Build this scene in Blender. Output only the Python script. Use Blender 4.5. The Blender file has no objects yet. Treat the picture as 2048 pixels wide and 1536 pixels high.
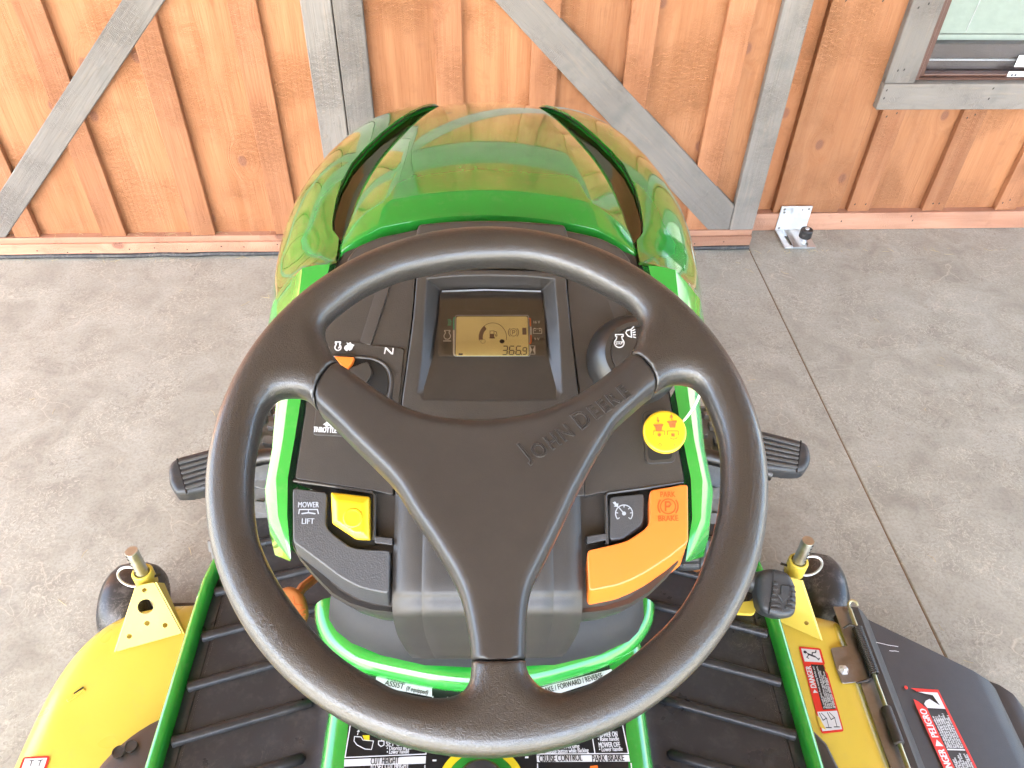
import bpy, bmesh, math, random
import numpy as np
from mathutils import Vector, Matrix

random.seed(7)
rad = math.radians
SC = bpy.context.scene
COL = SC.collection

# ------------------------------------------------------------------ camera
CAM_H = 1.38
FOC = 1590.0                      # focal length in pixels of a 2048 wide frame
PITCH, ROLL, YAW = rad(43.35), rad(-1.75), rad(-4.35)
MOWER_YAW = rad(-2.0)


def cam_axes():
    cp, sp = math.cos(PITCH), math.sin(PITCH)
    rz = Matrix.Rotation(YAW, 3, 'Z')
    fwd, right, down = rz @ Vector((0, cp, -sp)), rz @ Vector((1, 0, 0)), rz @ Vector((0, -sp, -cp))
    cr, sr = math.cos(ROLL), math.sin(ROLL)
    return cr * right + sr * down, -sr * right + cr * down, fwd


AX, AD, AF = cam_axes()
cam = bpy.data.cameras.new('camera')
cam.sensor_fit = 'HORIZONTAL'
cam.sensor_width = 36.0
cam.lens = FOC / 2048 * 36.0
cam.clip_start = 0.02
cam.clip_end = 2000
cam_ob = bpy.data.objects.new('camera', cam)
COL.objects.link(cam_ob)
m = Matrix((AX, -AD, -AF)).transposed().to_4x4()
m.translation = Vector((0, 0, CAM_H))
cam_ob.matrix_world = m
SC.camera = cam_ob

# ------------------------------------------------------------------ sky, sun, exposure
SUN_EL, SUN_AZ = rad(48), rad(212)      # azimuth measured clockwise from +Y: sun behind the camera, to the left
world = bpy.data.worlds.new('World')
SC.world = world
world.use_nodes = True
wn = world.node_tree
for n in list(wn.nodes):
    wn.nodes.remove(n)
sky = wn.nodes.new('ShaderNodeTexSky')
sky.sky_type = 'NISHITA'
sky.sun_disc = False
sky.sun_elevation = SUN_EL
sky.sun_rotation = SUN_AZ
sky.air_density = 1.0
sky.dust_density = 2.2
sky.ozone_density = 1.0
bg = wn.nodes.new('ShaderNodeBackground')
bg.inputs['Strength'].default_value = 0.15
out = wn.nodes.new('ShaderNodeOutputWorld')
wn.links.new(sky.outputs[0], bg.inputs[0])
wn.links.new(bg.outputs[0], out.inputs[0])
sun = bpy.data.lights.new('sun', 'SUN')
sun.energy = 4.5
sun.angle = rad(0.5)
sun.color = (1.0, 0.95, 0.87)
sun_ob = bpy.data.objects.new('sun', sun)
COL.objects.link(sun_ob)
sdir = Vector((math.sin(SUN_AZ) * math.cos(SUN_EL), math.cos(SUN_AZ) * math.cos(SUN_EL), math.sin(SUN_EL)))
sun_ob.rotation_euler = sdir.to_track_quat('Z', 'Y').to_euler()
sun_ob.location = (0, 0, 12)

SC.view_settings.view_transform = 'Standard'
SC.view_settings.look = 'None'
SC.view_settings.gamma = 1.0
SC.view_settings.use_curve_mapping = False
SC.view_settings.exposure = 3.4
SC.render.engine = 'CYCLES'
SC.cycles.use_denoising = True
SC.cycles.max_bounces = 7
SC.cycles.diffuse_bounces = 3
SC.cycles.glossy_bounces = 4
SC.cycles.use_adaptive_sampling = True
SC.cycles.adaptive_threshold = 0.03
SC.cycles.transparent_max_bounces = 8
SC.cycles.sample_clamp_indirect = 8.0

# ------------------------------------------------------------------ geometry helpers
def _ray(u, v):
    return ((u - 1024) / FOC) * AX + ((v - 768) / FOC) * AD + AF


_RT = Matrix.Rotation(-MOWER_YAW, 3, 'Z')
CAMP = Vector((0, 0, CAM_H))


class Plane:
    """A real plane of the place; pt() finds where a sight line of the survey meets it (mower axes by default)."""
    def __init__(self, p, n, worldspace=False):
        self.p, self.n, self.w = Vector(p), Vector(n).normalized(), worldspace

    def up(self, d):
        return Plane(self.p + self.n * d, self.n, self.w)

    def pt(self, u, v, off=0.0):
        d = _ray(u, v)
        if not self.w:
            d = _RT @ d
        p0 = self.p + self.n * off
        return CAMP + d * ((p0 - CAMP).dot(self.n) / d.dot(self.n))

    def pts(self, lst, off=0.0):
        return [self.pt(u, v, off) for u, v in lst]

    def axes(self):
        x = Vector((1, 0, 0))
        x = (x - self.n * x.dot(self.n)).normalized()
        return x, self.n.cross(x)


def ZP(z):
    return Plane((0, 0, z), (0, 0, 1))


def YP(y):
    return Plane((0, y, 0), (0, -1, 0))


def WY(y):
    return Plane((0, y, 0), (0, -1, 0), True)


def tilt(p, deg):
    a = rad(deg)
    return Plane(p, (0, -math.sin(a), math.cos(a)))


def catmull(pts, n=6, closed=False):
    pts = [Vector(p) for p in pts]
    L = len(pts)
    res = []
    rng = range(L) if closed else range(L - 1)
    for i in rng:
        if closed:
            p0, p1, p2, p3 = pts[i - 1], pts[i], pts[(i + 1) % L], pts[(i + 2) % L]
        else:
            p1, p2 = pts[i], pts[i + 1]
            p0 = pts[i - 1] if i > 0 else p1 * 2 - p2
            p3 = pts[i + 2] if i + 2 < L else p2 * 2 - p1
        for k in range(n):
            t = k / n
            res.append(0.5 * ((2 * p1) + (p2 - p0) * t + (2 * p0 - 5 * p1 + 4 * p2 - p3) * t * t + (3 * p1 - p0 - 3 * p2 + p3) * t ** 3))
    if not closed:
        res.append(pts[-1])
    return res


def round_poly(pts, r, seg=4):
    """round the corners of a closed polygon of 3D points by radius r"""
    out = []
    L = len(pts)
    for i in range(L):
        a, b, c = pts[i - 1], pts[i], pts[(i + 1) % L]
        d1, d2 = (a - b), (c - b)
        k = min(r, d1.length * 0.45, d2.length * 0.45)
        s, e = b + d1.normalized() * k, b + d2.normalized() * k
        for j in range(seg + 1):
            t = j / seg
            out.append(s * (1 - t) ** 2 + b * 2 * t * (1 - t) + e * t * t)
    return out


class MB:
    """collects geometry for ONE mesh object"""
    def __init__(self):
        self.v, self.f = [], []

    def add(self, verts, faces):
        o = len(self.v)
        self.v += [tuple(p) for p in verts]
        self.f += [tuple(i + o for i in f) for f in faces]
        return self

    def prism(self, top, ext, cap_bottom=True):
        """closed polygon extruded by vector ext (or to a second ring)"""
        n = len(top)
        top = [Vector(p) for p in top]
        bot = [Vector(p) for p in ext] if isinstance(ext, list) else [p + Vector(ext) for p in top]
        fs = [tuple(range(n))]
        if cap_bottom:
            fs.append(tuple(range(2 * n - 1, n - 1, -1)))
        for i in range(n):
            j = (i + 1) % n
            fs.append((j, i, n + i, n + j))
        return self.add(top + bot, fs)

    def box(self, lo, hi):
        x0, y0, z0 = lo
        x1, y1, z1 = hi
        v = [(x0, y0, z0), (x1, y0, z0), (x1, y1, z0), (x0, y1, z0), (x0, y0, z1), (x1, y0, z1), (x1, y1, z1), (x0, y1, z1)]
        return self.add(v, [(3, 2, 1, 0), (4, 5, 6, 7), (0, 1, 5, 4), (1, 2, 6, 5), (2, 3, 7, 6), (3, 0, 4, 7)])

    def tube(self, path, r, seg=10, closed=False, caps=True):
        path = [Vector(p) for p in path]
        L = len(path)
        rs = r if isinstance(r, (list, tuple)) else [r] * L
        rings = []
        nrm = None
        for i, p in enumerate(path):
            a = path[(i - 1) % L] if closed or i > 0 else p
            b = path[(i + 1) % L] if closed or i < L - 1 else p
            t = (b - a).normalized()
            if nrm is None:
                ref = Vector((0, 0, 1)) if abs(t.z) < 0.9 else Vector((1, 0, 0))
                nrm = (ref - t * ref.dot(t)).normalized()
            else:
                nrm = (nrm - t * nrm.dot(t)).normalized()
            bi = t.cross(nrm)
            rings.append([p + (nrm * math.cos(k * 2 * math.pi / seg) + bi * math.sin(k * 2 * math.pi / seg)) * rs[i] for k in range(seg)])
        vs = [q for rr in rings for q in rr]
        fs = []
        for i in range(L if closed else L - 1):
            j = (i + 1) % L
            for k in range(seg):
                k2 = (k + 1) % seg
                fs.append((i * seg + k, i * seg + k2, j * seg + k2, j * seg + k))
        if caps and not closed:
            fs.append(tuple(range(seg - 1, -1, -1)))
            fs.append(tuple((L - 1) * seg + k for k in range(seg)))
        return self.add(vs, fs)

    def loft(self, rings, closed_ring=False, cap=False):
        n = len(rings[0])
        vs = [p for r in rings for p in r]
        fs = []
        for i in range(len(rings) - 1):
            for k in range(n if closed_ring else n - 1):
                k2 = (k + 1) % n
                fs.append((i * n + k, i * n + k2, (i + 1) * n + k2, (i + 1) * n + k))
        if cap:
            fs.append(tuple(range(n - 1, -1, -1)))
            fs.append(tuple((len(rings) - 1) * n + k for k in range(n)))
        return self.add(vs, fs)

    def lathe(self, c, axis, prof, seg=32):
        """prof: list of (radius, height along axis)"""
        c, axis = Vector(c), Vector(axis).normalized()
        ref = Vector((1, 0, 0)) if abs(axis.x) < 0.9 else Vector((0, 0, 1))
        a = (ref - axis * ref.dot(axis)).normalized()
        b = axis.cross(a)
        rings = [[c + axis * h + (a * math.cos(2 * math.pi * k / seg) + b * math.sin(2 * math.pi * k / seg)) * r for k in range(seg)] for r, h in prof]
        return self.loft(rings, True, True)

    def ribbon(self, pts, n, w, th=0.0003, closed=False):
        """flat printed stroke of width w lying on a surface with normal n"""
        pts = [Vector(p) for p in pts]
        n = Vector(n)
        L = len(pts)
        A, B = [], []
        for i, p in enumerate(pts):
            a = pts[(i - 1) % L] if closed or i > 0 else p
            b = pts[(i + 1) % L] if closed or i < L - 1 else p
            d1 = (p - a).normalized() if (p - a).length > 1e-9 else (b - p).normalized()
            d2 = (b - p).normalized() if (b - p).length > 1e-9 else d1
            t = (d1 + d2)
            t = t.normalized() if t.length > 1e-6 else d1
            s = n.cross(t).normalized()
            k = 1.0 / max(0.5, s.dot(n.cross(d1)))
            A.append(p + s * w / 2 * k + n * th)
            B.append(p - s * w / 2 * k + n * th)
        vs = A + B
        fs = []
        for i in range(L if closed else L - 1):
            j = (i + 1) % L
            fs.append((i, L + i, L + j, j))
        return self.add(vs, fs)

    def flat(self, pts, n, th=0.0003):
        n = Vector(n)
        pts = [Vector(p) + n * th for p in pts]
        nn = Vector((0, 0, 0))
        for i in range(len(pts)):
            nn += pts[i - 1].cross(pts[i])
        if nn.dot(n) < 0:
            pts.reverse()
        return self.add(pts, [tuple(range(len(pts)))])

    def mesh(self, name, bevel=0, seg=2, sharp=32, bev_ang=28):
        me = bpy.data.meshes.new(name)
        me.from_pydata(self.v, [], self.f)
        bm = bmesh.new()
        bm.from_mesh(me)
        bmesh.ops.remove_doubles(bm, verts=bm.verts, dist=1e-6)
        bmesh.ops.recalc_face_normals(bm, faces=bm.faces)
        if bevel:
            ed = [e for e in bm.edges if len(e.link_faces) == 2 and e.calc_face_angle(0) > rad(bev_ang)]
            if ed:
                bmesh.ops.bevel(bm, geom=ed, offset=bevel, segments=seg, profile=0.5, affect='EDGES', clamp_overlap=True)
        for f in bm.faces:
            f.smooth = True
        bm.to_mesh(me)
        bm.free()
        me.set_sharp_from_angle(angle=rad(sharp))
        return me

    def build(self, name, mat, parent=None, bevel=0, seg=2, sharp=32, wn=True, **kw):
        me = self.mesh(name, bevel, seg, sharp, **kw)
        return link(name, me, mat, parent, wn and bevel > 0)


def link(name, me, mat, parent=None, wn=False):
    o = bpy.data.objects.new(name, me)
    if mat:
        me.materials.append(mat)
    COL.objects.link(o)
    if parent is not None:
        o.parent = parent
    if wn:
        w = o.modifiers.new('wn', 'WEIGHTED_NORMAL')
        w.keep_sharp = True
        w.weight = 80
    return o


def empty(name, loc=(0, 0, 0), rz=0.0):
    o = bpy.data.objects.new(name, None)
    o.location = loc
    o.rotation_euler = (0, 0, rz)
    o.empty_display_size = 0.1
    COL.objects.link(o)
    return o


def tag(o, label, cat, group=None):
    o['label'] = label
    o['category'] = cat
    if group:
        o['group'] = group
    return o


def struct(o):
    o['kind'] = 'structure'
    return o


# ---- implicit surfaces (surface nets), for moulded shapes
def surfnet(F, org, h, smooth=0):
    s = F < 0
    nx, ny, nz = F.shape
    c = np.zeros((nx - 1, ny - 1, nz - 1), int)
    for dx in (0, 1):
        for dy in (0, 1):
            for dz in (0, 1):
                c += s[dx:nx - 1 + dx, dy:ny - 1 + dy, dz:nz - 1 + dz]
    act = (c > 0) & (c < 8)
    idx = -np.ones(act.shape, int)
    ijk = np.argwhere(act)
    idx[act] = np.arange(len(ijk))
    acc = np.zeros((len(ijk), 3))
    cnt = np.zeros(len(ijk))
    corners = [(a, b, d) for a in (0, 1) for b in (0, 1) for d in (0, 1)]
    for a in corners:
        for b in corners:
            if sum(abs(p - q) for p, q in zip(a, b)) == 1 and a < b:
                fa = F[ijk[:, 0] + a[0], ijk[:, 1] + a[1], ijk[:, 2] + a[2]]
                fb = F[ijk[:, 0] + b[0], ijk[:, 1] + b[1], ijk[:, 2] + b[2]]
                mk = (fa < 0) != (fb < 0)
                t = np.where(mk, fa / np.where(mk, fa - fb, 1), 0)
                for ax in range(3):
                    acc[:, ax] += mk * (a[ax] + t * (b[ax] - a[ax]))
                cnt += mk
    V = (ijk + acc / cnt[:, None]) * h + np.array(org)
    quads = []
    for ax in range(3):
        o1, o2 = [(1, 2), (2, 0), (0, 1)][ax]
        sl0 = [slice(None)] * 3
        sl1 = [slice(None)] * 3
        sl0[ax], sl1[ax] = slice(0, -1), slice(1, None)
        ch = s[tuple(sl0)] != s[tuple(sl1)]
        e = np.argwhere(ch)
        ok = (e[:, o1] > 0) & (e[:, o2] > 0) & (e[:, o1] < F.shape[o1] - 1) & (e[:, o2] < F.shape[o2] - 1)
        e = e[ok]
        flip = s[tuple(e.T)]
        q = []
        for d1, d2 in ((1, 1), (0, 1), (0, 0), (1, 0)):
            g = e.copy()
            g[:, o1] -= d1
            g[:, o2] -= d2
            q.append(idx[tuple(g.T)])
        q = np.stack(q, 1)
        q[~flip] = q[~flip][:, ::-1]
        quads.append(q)
    Q = np.concatenate(quads)
    for _ in range(smooth):
        nb = np.zeros_like(V)
        k = np.zeros(len(V))
        for i in range(4):
            j = (i + 1) % 4
            np.add.at(nb, Q[:, i], V[Q[:, j]])
            np.add.at(nb, Q[:, j], V[Q[:, i]])
            np.add.at(k, Q[:, i], 1)
            np.add.at(k, Q[:, j], 1)
        V = 0.5 * V + 0.5 * nb / k[:, None]
    return V, Q


def poly_sdf(X, Y, poly):
    """signed distance of grid points to closed polygon (negative inside)"""
    P = np.array([(p[0], p[1]) for p in poly])
    d = np.full(X.shape, 1e9)
    ins = np.zeros(X.shape, bool)
    for i in range(len(P)):
        a, b = P[i - 1], P[i]
        e = b - a
        if e @ e < 1e-14:
            continue
        wx, wy = X - a[0], Y - a[1]
        t = np.clip((wx * e[0] + wy * e[1]) / (e @ e), 0, 1)
        d = np.minimum(d, (wx - t * e[0]) ** 2 + (wy - t * e[1]) ** 2)
        cond = ((a[1] <= Y) != (b[1] <= Y))
        xi = a[0] + (Y - a[1]) / (e[1] if abs(e[1]) > 1e-12 else 1e-12) * e[0]
        ins ^= cond & (X < xi)
    d = np.sqrt(d)
    return np.where(ins, -d, d)


def net_object(name, F, org, h, mat, parent, frame=None, smooth=1):
    V, Q = surfnet(F, org, h, smooth)
    if frame is not None:                      # frame: (origin, e1, e2, n)
        o, a, b, n = [np.array(x) for x in frame]
        V = o + V[:, :1] * a + V[:, 1:2] * b + V[:, 2:3] * n
    me = bpy.data.meshes.new(name)
    me.from_pydata(V.tolist(), [], Q.tolist())
    me.polygons.foreach_set('use_smooth', [True] * len(me.polygons))
    me.update()
    return link(name, me, mat, parent)


def pillow(name, poly, plane, height, r, mat, parent, h=0.0016, drop=0.0, smooth=1, top=None):
    """moulded slab with fully rounded edges: outline (3D points on plane), thickness height above plane, edge radius r"""
    e1, e2 = plane.axes()
    o = plane.p
    P2 = [((p - o).dot(e1), (p - o).dot(e2)) for p in poly]
    xs, ys = [p[0] for p in P2], [p[1] for p in P2]
    g = 4 * h
    X = np.arange(min(xs) - g, max(xs) + g, h)
    Y = np.arange(min(ys) - g, max(ys) + g, h)
    Z = np.arange(-drop - g, height + g, h)
    GX, GY = np.meshgrid(X, Y, indexing='ij')
    D = poly_sdf(GX, GY, P2)
    hm = height if top is None else height + top(GX, GY, D)
    hm = np.broadcast_to(hm, D.shape)
    q1 = np.maximum(D[:, :, None] + r, 0)
    zz = Z[None, None, :]
    q2 = np.maximum(np.maximum(zz - hm[:, :, None] + r, -zz - drop + r * 0.2), 0)
    F = np.sqrt(q1 ** 2 + q2 ** 2) - r
    F = np.maximum(F, np.maximum(D[:, :, None], np.maximum(zz - hm[:, :, None], -zz - drop)))
    return net_object(name, F, (X[0], Y[0], Z[0]), h, mat, parent, (o, e1, e2, plane.n), smooth)


def text_mesh(txt, size, o, ex, n, align='CENTER', bold=0.0, outline=0.0, spacing=1.0, xscale=1.0, shear=0.0, lift=0.0006, fit=None):
    """lettering as mesh data at origin o (3D), along ex, facing n; fit = wanted length of the line"""
    c = bpy.data.curves.new('lettering', 'FONT')
    c.body = txt
    c.size = size
    c.align_x = align
    c.align_y = 'CENTER'
    c.space_character = spacing
    c.resolution_u = 3
    c.shear = shear
    if outline:
        c.fill_mode = 'NONE'
        c.bevel_depth = outline
        c.bevel_resolution = 1
    ob = bpy.data.objects.new('lettering', c)
    me = bpy.data.meshes.new_from_object(ob)
    bpy.data.objects.remove(ob)
    bpy.data.curves.remove(c)
    ex, n = Vector(ex).normalized(), Vector(n).normalized()
    ey = n.cross(ex)
    o = Vector(o) + n * lift
    co = [v.co.copy() for v in me.vertices]
    if fit and co:
        w = max(v.x for v in co) - min(v.x for v in co)
        xscale = fit / w
    fs0 = [tuple(p.vertices) for p in me.polygons]
    bpy.data.meshes.remove(me)
    vs, fs = [], []
    for k in range(3 if bold else 1):
        dx = (0, -bold * size * 0.6, bold * size * 0.6)[k]
        b = len(vs)
        vs += [o + ex * (v.x * xscale + dx) + ey * v.y + n * (v.z + 0.00004 * k) for v in co]
        fs += [tuple(i + b for i in f) for f in fs0]
    return vs, fs


def letter(txt, size, o, ex, n, mat, parent, **k):
    """one line of lettering as a part of its own"""
    return MB().add(*text_mesh(txt, size, o, ex, n, **k)).build('lettering', mat, parent)


def add_text(mb, *a, **k):
    mb.add(*text_mesh(*a, **k))
    return mb

# ------------------------------------------------------------------ materials (all procedural)
class NT:
    def __init__(self, name):
        self.m = bpy.data.materials.new(name)
        self.m.use_nodes = True
        self.t = self.m.node_tree
        self.p = self.t.nodes['Principled BSDF']
        self.out = self.t.nodes['Material Output']

    def n(self, typ, **kw):
        nd = self.t.nodes.new(typ)
        for k, v in kw.items():
            setattr(nd, k, v)
        return nd

    def l(self, a, b):
        self.t.links.new(a, b)

    def coord(self, kind='Object', scale=(1, 1, 1), rnd=0.0):
        tc = self.n('ShaderNodeTexCoord')
        mp = self.n('ShaderNodeMapping')
        mp.inputs['Scale'].default_value = scale
        self.l(tc.outputs[kind], mp.inputs['Vector'])
        if rnd:
            oi = self.n('ShaderNodeObjectInfo')
            mu = self.n('ShaderNodeMath', operation='MULTIPLY')
            mu.inputs[1].default_value = rnd
            self.l(oi.outputs['Random'], mu.inputs[0])
            cx = self.n('ShaderNodeCombineXYZ')
            for i in range(3):
                self.l(mu.outputs[0], cx.inputs[i])
            self.l(cx.outputs[0], mp.inputs['Location'])
        return mp.outputs[0]

    def noise(self, vec, scale, detail=4, rough=0.55, dist=0.0):
        nd = self.n('ShaderNodeTexNoise')
        nd.inputs['Scale'].default_value = scale
        nd.inputs['Detail'].default_value = detail
        nd.inputs['Roughness'].default_value = rough
        nd.inputs['Distortion'].default_value = dist
        self.l(vec, nd.inputs['Vector'])
        return nd.outputs['Fac']

    def voro(self, vec, scale, feature='F1', rnd=1.0):
        nd = self.n('ShaderNodeTexVoronoi', feature=feature)
        nd.inputs['Scale'].default_value = scale
        nd.inputs['Randomness'].default_value = rnd
        self.l(vec, nd.inputs['Vector'])
        return nd.outputs['Distance']

    def ramp(self, fac, stops, interp='LINEAR'):
        nd = self.n('ShaderNodeValToRGB')
        nd.color_ramp.interpolation = interp
        els = nd.color_ramp.elements
        while len(els) < len(stops):
            els.new(0.5)
        for e, (p, c) in zip(els, stops):
            e.position = p
            e.color = (*c, 1) if len(c) == 3 else c
        self.l(fac, nd.inputs[0])
        return nd.outputs[0]

    def g(self, fac, a, b, lo=0.0, hi=1.0):
        nd = self.n('ShaderNodeMapRange')
        nd.clamp = True
        for i, x in enumerate((a, b, lo, hi)):
            nd.inputs[i + 1].default_value = x
        self.l(fac, nd.inputs[0])
        return nd.outputs[0]

    def mix(self, fac, a, b, mode='MIX'):
        nd = self.n('ShaderNodeMix', data_type='RGBA', blend_type=mode)
        for sock, v in ((nd.inputs[0], fac), (nd.inputs[6], a), (nd.inputs[7], b)):
            if isinstance(v, (int, float)):
                sock.default_value = v
            elif isinstance(v, tuple):
                sock.default_value = (*v, 1)
            else:
                self.l(v, sock)
        return nd.outputs[2]

    def math(self, op, a, b=None):
        nd = self.n('ShaderNodeMath', operation=op)
        for i, v in enumerate((a, b)):
            if v is None:
                continue
            if isinstance(v, (int, float)):
                nd.inputs[i].default_value = v
            else:
                self.l(v, nd.inputs[i])
        return nd.outputs[0]

    def bump(self, h, strength=0.3, dist=0.001, prev=None):
        nd = self.n('ShaderNodeBump')
        nd.inputs['Strength'].default_value = strength
        nd.inputs['Distance'].default_value = dist
        self.l(h, nd.inputs['Height'])
        if prev is not None:
            self.l(prev, nd.inputs['Normal'])
        return nd.outputs[0]

    def set(self, **kw):
        names = {'color': 'Base Color', 'rough': 'Roughness', 'metal': 'Metallic', 'spec': 'Specular IOR Level', 'coat': 'Coat Weight', 'coat_rough': 'Coat Roughness', 'normal': 'Normal', 'trans': 'Transmission Weight', 'ior': 'IOR', 'sss': 'Subsurface Weight'}
        for k, v in kw.items():
            s = self.p.inputs[names[k]]
            if isinstance(v, (int, float)):
                s.default_value = v
            elif isinstance(v, tuple):
                s.default_value = (*v, 1)
            else:
                self.l(v, s)
        return self


def paint(name, col, rough=0.12, coat=0.6, var=0.06, spec=0.5):
    a = NT(name)
    co = a.coord('Object')
    nz = a.noise(co, 9, 1)
    dark = tuple(c * (1 - var * 2) for c in col)
    c = a.mix(a.g(nz, 0.3, 0.7), dark, col)
    dust = a.g(a.noise(co, 60, 3, 0.7), 0.55, 0.78, 0, 0.08)
    c = a.mix(dust, c, (0.32, 0.28, 0.22))
    rg = a.g(nz, 0.3, 0.8, rough * 0.7, rough * 1.7)
    a.set(color=c, rough=rg, coat=coat, coat_rough=0.03, spec=spec)
    return a.m


def plastic(name, col, rough=0.36, grain=900, gstr=0.25, var=0.12, dust=0.05, spec=0.75):
    a = NT(name)
    co = a.coord('Object')
    nz = a.noise(co, 14, 2)
    c = a.mix(a.g(nz, 0.05, 0.95), tuple(x * (1 - var) for x in col), tuple(x * (1 + var) for x in col))
    d = a.g(a.noise(co, 45, 3, 0.75), 0.25, 0.9, 0, dust)
    c = a.mix(d, c, (0.30, 0.25, 0.20))
    a.set(color=c, rough=rough, spec=spec)
    a.set(normal=a.bump(a.voro(co, grain), gstr, 0.0004))
    return a.m


def flat(name, col, rough=0.45, metal=0.0, emit=0):
    a = NT(name)
    co = a.coord('Object')
    c = a.mix(a.g(a.noise(co, 40, 1), 0.3, 0.7), tuple(x * 0.9 for x in col), col)
    a.set(color=c, rough=rough, metal=metal)
    return a.m


def wood(name, light, dark, knotcol, gap=(0.2, 0.08, 0.03), axis='Z', grey=0.0, rough=0.62, rot=0.0, saw=1.0):
    """stained rough-sawn board; grain runs along the object's local axis"""
    a = NT(name)
    st = {'Z': (1, 1, 0.07), 'X': (0.07, 1, 1)}[axis]
    tc = a.n('ShaderNodeTexCoord')
    mp = a.n('ShaderNodeMapping')
    a.l(tc.outputs['Object'], mp.inputs['Vector'])
    oi = a.n('ShaderNodeObjectInfo')
    mu = a.math('MULTIPLY', oi.outputs['Random'], 37.0)
    cx = a.n('ShaderNodeCombineXYZ')
    for i in range(3):
        a.l(mu, cx.inputs[i])
    a.l(cx.outputs[0], mp.inputs['Location'])
    base = mp.outputs[0]
    s1 = a.n('ShaderNodeMapping')
    s1.inputs['Scale'].default_value = st
    a.l(base, s1.inputs['Vector'])
    v1 = s1.outputs[0]
    # knots: sparse cells, elongated a little along the grain
    sp_ = a.n('ShaderNodeSeparateXYZ')
    a.l(base, sp_.inputs[0])
    c2 = a.n('ShaderNodeCombineXYZ')
    al, ac = ('Z', 'X') if axis == 'Z' else ('X', 'Z')
    a.l(a.math('MULTIPLY', sp_.outputs[al], 0.72), c2.inputs[1])
    a.l(sp_.outputs[ac], c2.inputs[0])
    vk = a.n('ShaderNodeTexVoronoi', feature='F1')
    vk.voronoi_dimensions = '2D'
    vk.inputs['Scale'].default_value = 4.6
    a.l(c2.outputs[0], vk.inputs['Vector'])
    kd = vk.outputs['Distance']
    keep = a.math('GREATER_THAN', a.math('FRACT', a.math('MULTIPLY', vk.outputs['Color'], 7.3)), 0.38)
    kn = a.math('MULTIPLY', a.g(kd, 0.04, 0.065, 1, 0), keep)
    halo = a.math('MULTIPLY', a.g(kd, 0.04, 0.22, 1, 0), keep)
    # grain: stretched noise warped round the knots
    warp = a.n('ShaderNodeVectorMath', operation='ADD')
    a.l(v1, warp.inputs[0])
    cw = a.n('ShaderNodeCombineXYZ')
    hw = a.math('MULTIPLY', halo, 0.035)
    a.l(hw, cw.inputs[0])
    a.l(hw, cw.inputs[2])
    a.l(cw.outputs[0], warp.inputs[1])
    g1 = a.noise(warp.outputs[0], 26, 3, 0.6, 0.4)
    g2 = a.noise(warp.outputs[0], 140, 1, 0.6)
    blot = a.noise(base, 5.5, 2, 0.6)
    c = a.mix(a.g(g1, 0.32, 0.68), light, dark)
    c = a.mix(a.g(blot, 0.38, 0.72, 0, 0.55), c, tuple(0.62 * x + 0.38 * y for x, y in zip(dark, light)))
    c = a.mix(a.g(g2, 0.5, 0.8, 0, 0.22), c, dark)
    c = a.mix(a.math('MULTIPLY', halo, 0.35), c, dark)
    ringk = a.g(a.math('SINE', a.math('MULTIPLY', kd, 420.0)), -1, 1, 0.45, 0.95)
    c = a.mix(a.math('MULTIPLY', kn, ringk), c, knotcol)
    if grey:
        dk = a.g(a.noise(base, 7, 3, 0.65, 0.6), 0.55, 0.72, 0, grey)
        c = a.mix(dk, c, (0.09, 0.10, 0.095))
        br = a.g(g2, 0.56, 0.75, 0, 0.14)
        c = a.mix(br, c, (0.42, 0.31, 0.21))
    hsv = a.n('ShaderNodeHueSaturation')
    hsv.inputs['Hue'].default_value = 0.5
    a.l(a.g(oi.outputs['Random'], 0, 1, 0.82, 1.14), hsv.inputs['Value'])
    a.l(c, hsv.inputs['Color'])
    # dirt splashed on near the floor: grime has its own patchy shape
    dirt = a.g(a.noise(base, 16, 3, 0.7), 0.58, 0.74, 0, 0.35)
    c2 = a.mix(dirt, hsv.outputs[0], tuple(x * 0.55 for x in dark))
    a.set(color=c2, rough=a.g(g1, 0.3, 0.7, rough * 0.85, rough * 1.15), spec=0.35)
    sw = a.n('ShaderNodeTexWave', wave_type='BANDS', bands_direction='Z' if axis == 'Z' else 'X')
    sw.inputs['Scale'].default_value = 95
    sw.inputs['Distortion'].default_value = 9
    sw.inputs['Detail'].default_value = 1
    a.l(base, sw.inputs['Vector'])
    patch = a.g(blot, 0.42, 0.62)
    h = a.math('ADD', a.math('MULTIPLY', a.math('MULTIPLY', sw.outputs['Fac'], patch), 0.9 * saw), a.math('ADD', g2, g1))
    a.set(normal=a.bump(h, 0.7, 0.0022))
    return a.m


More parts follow.
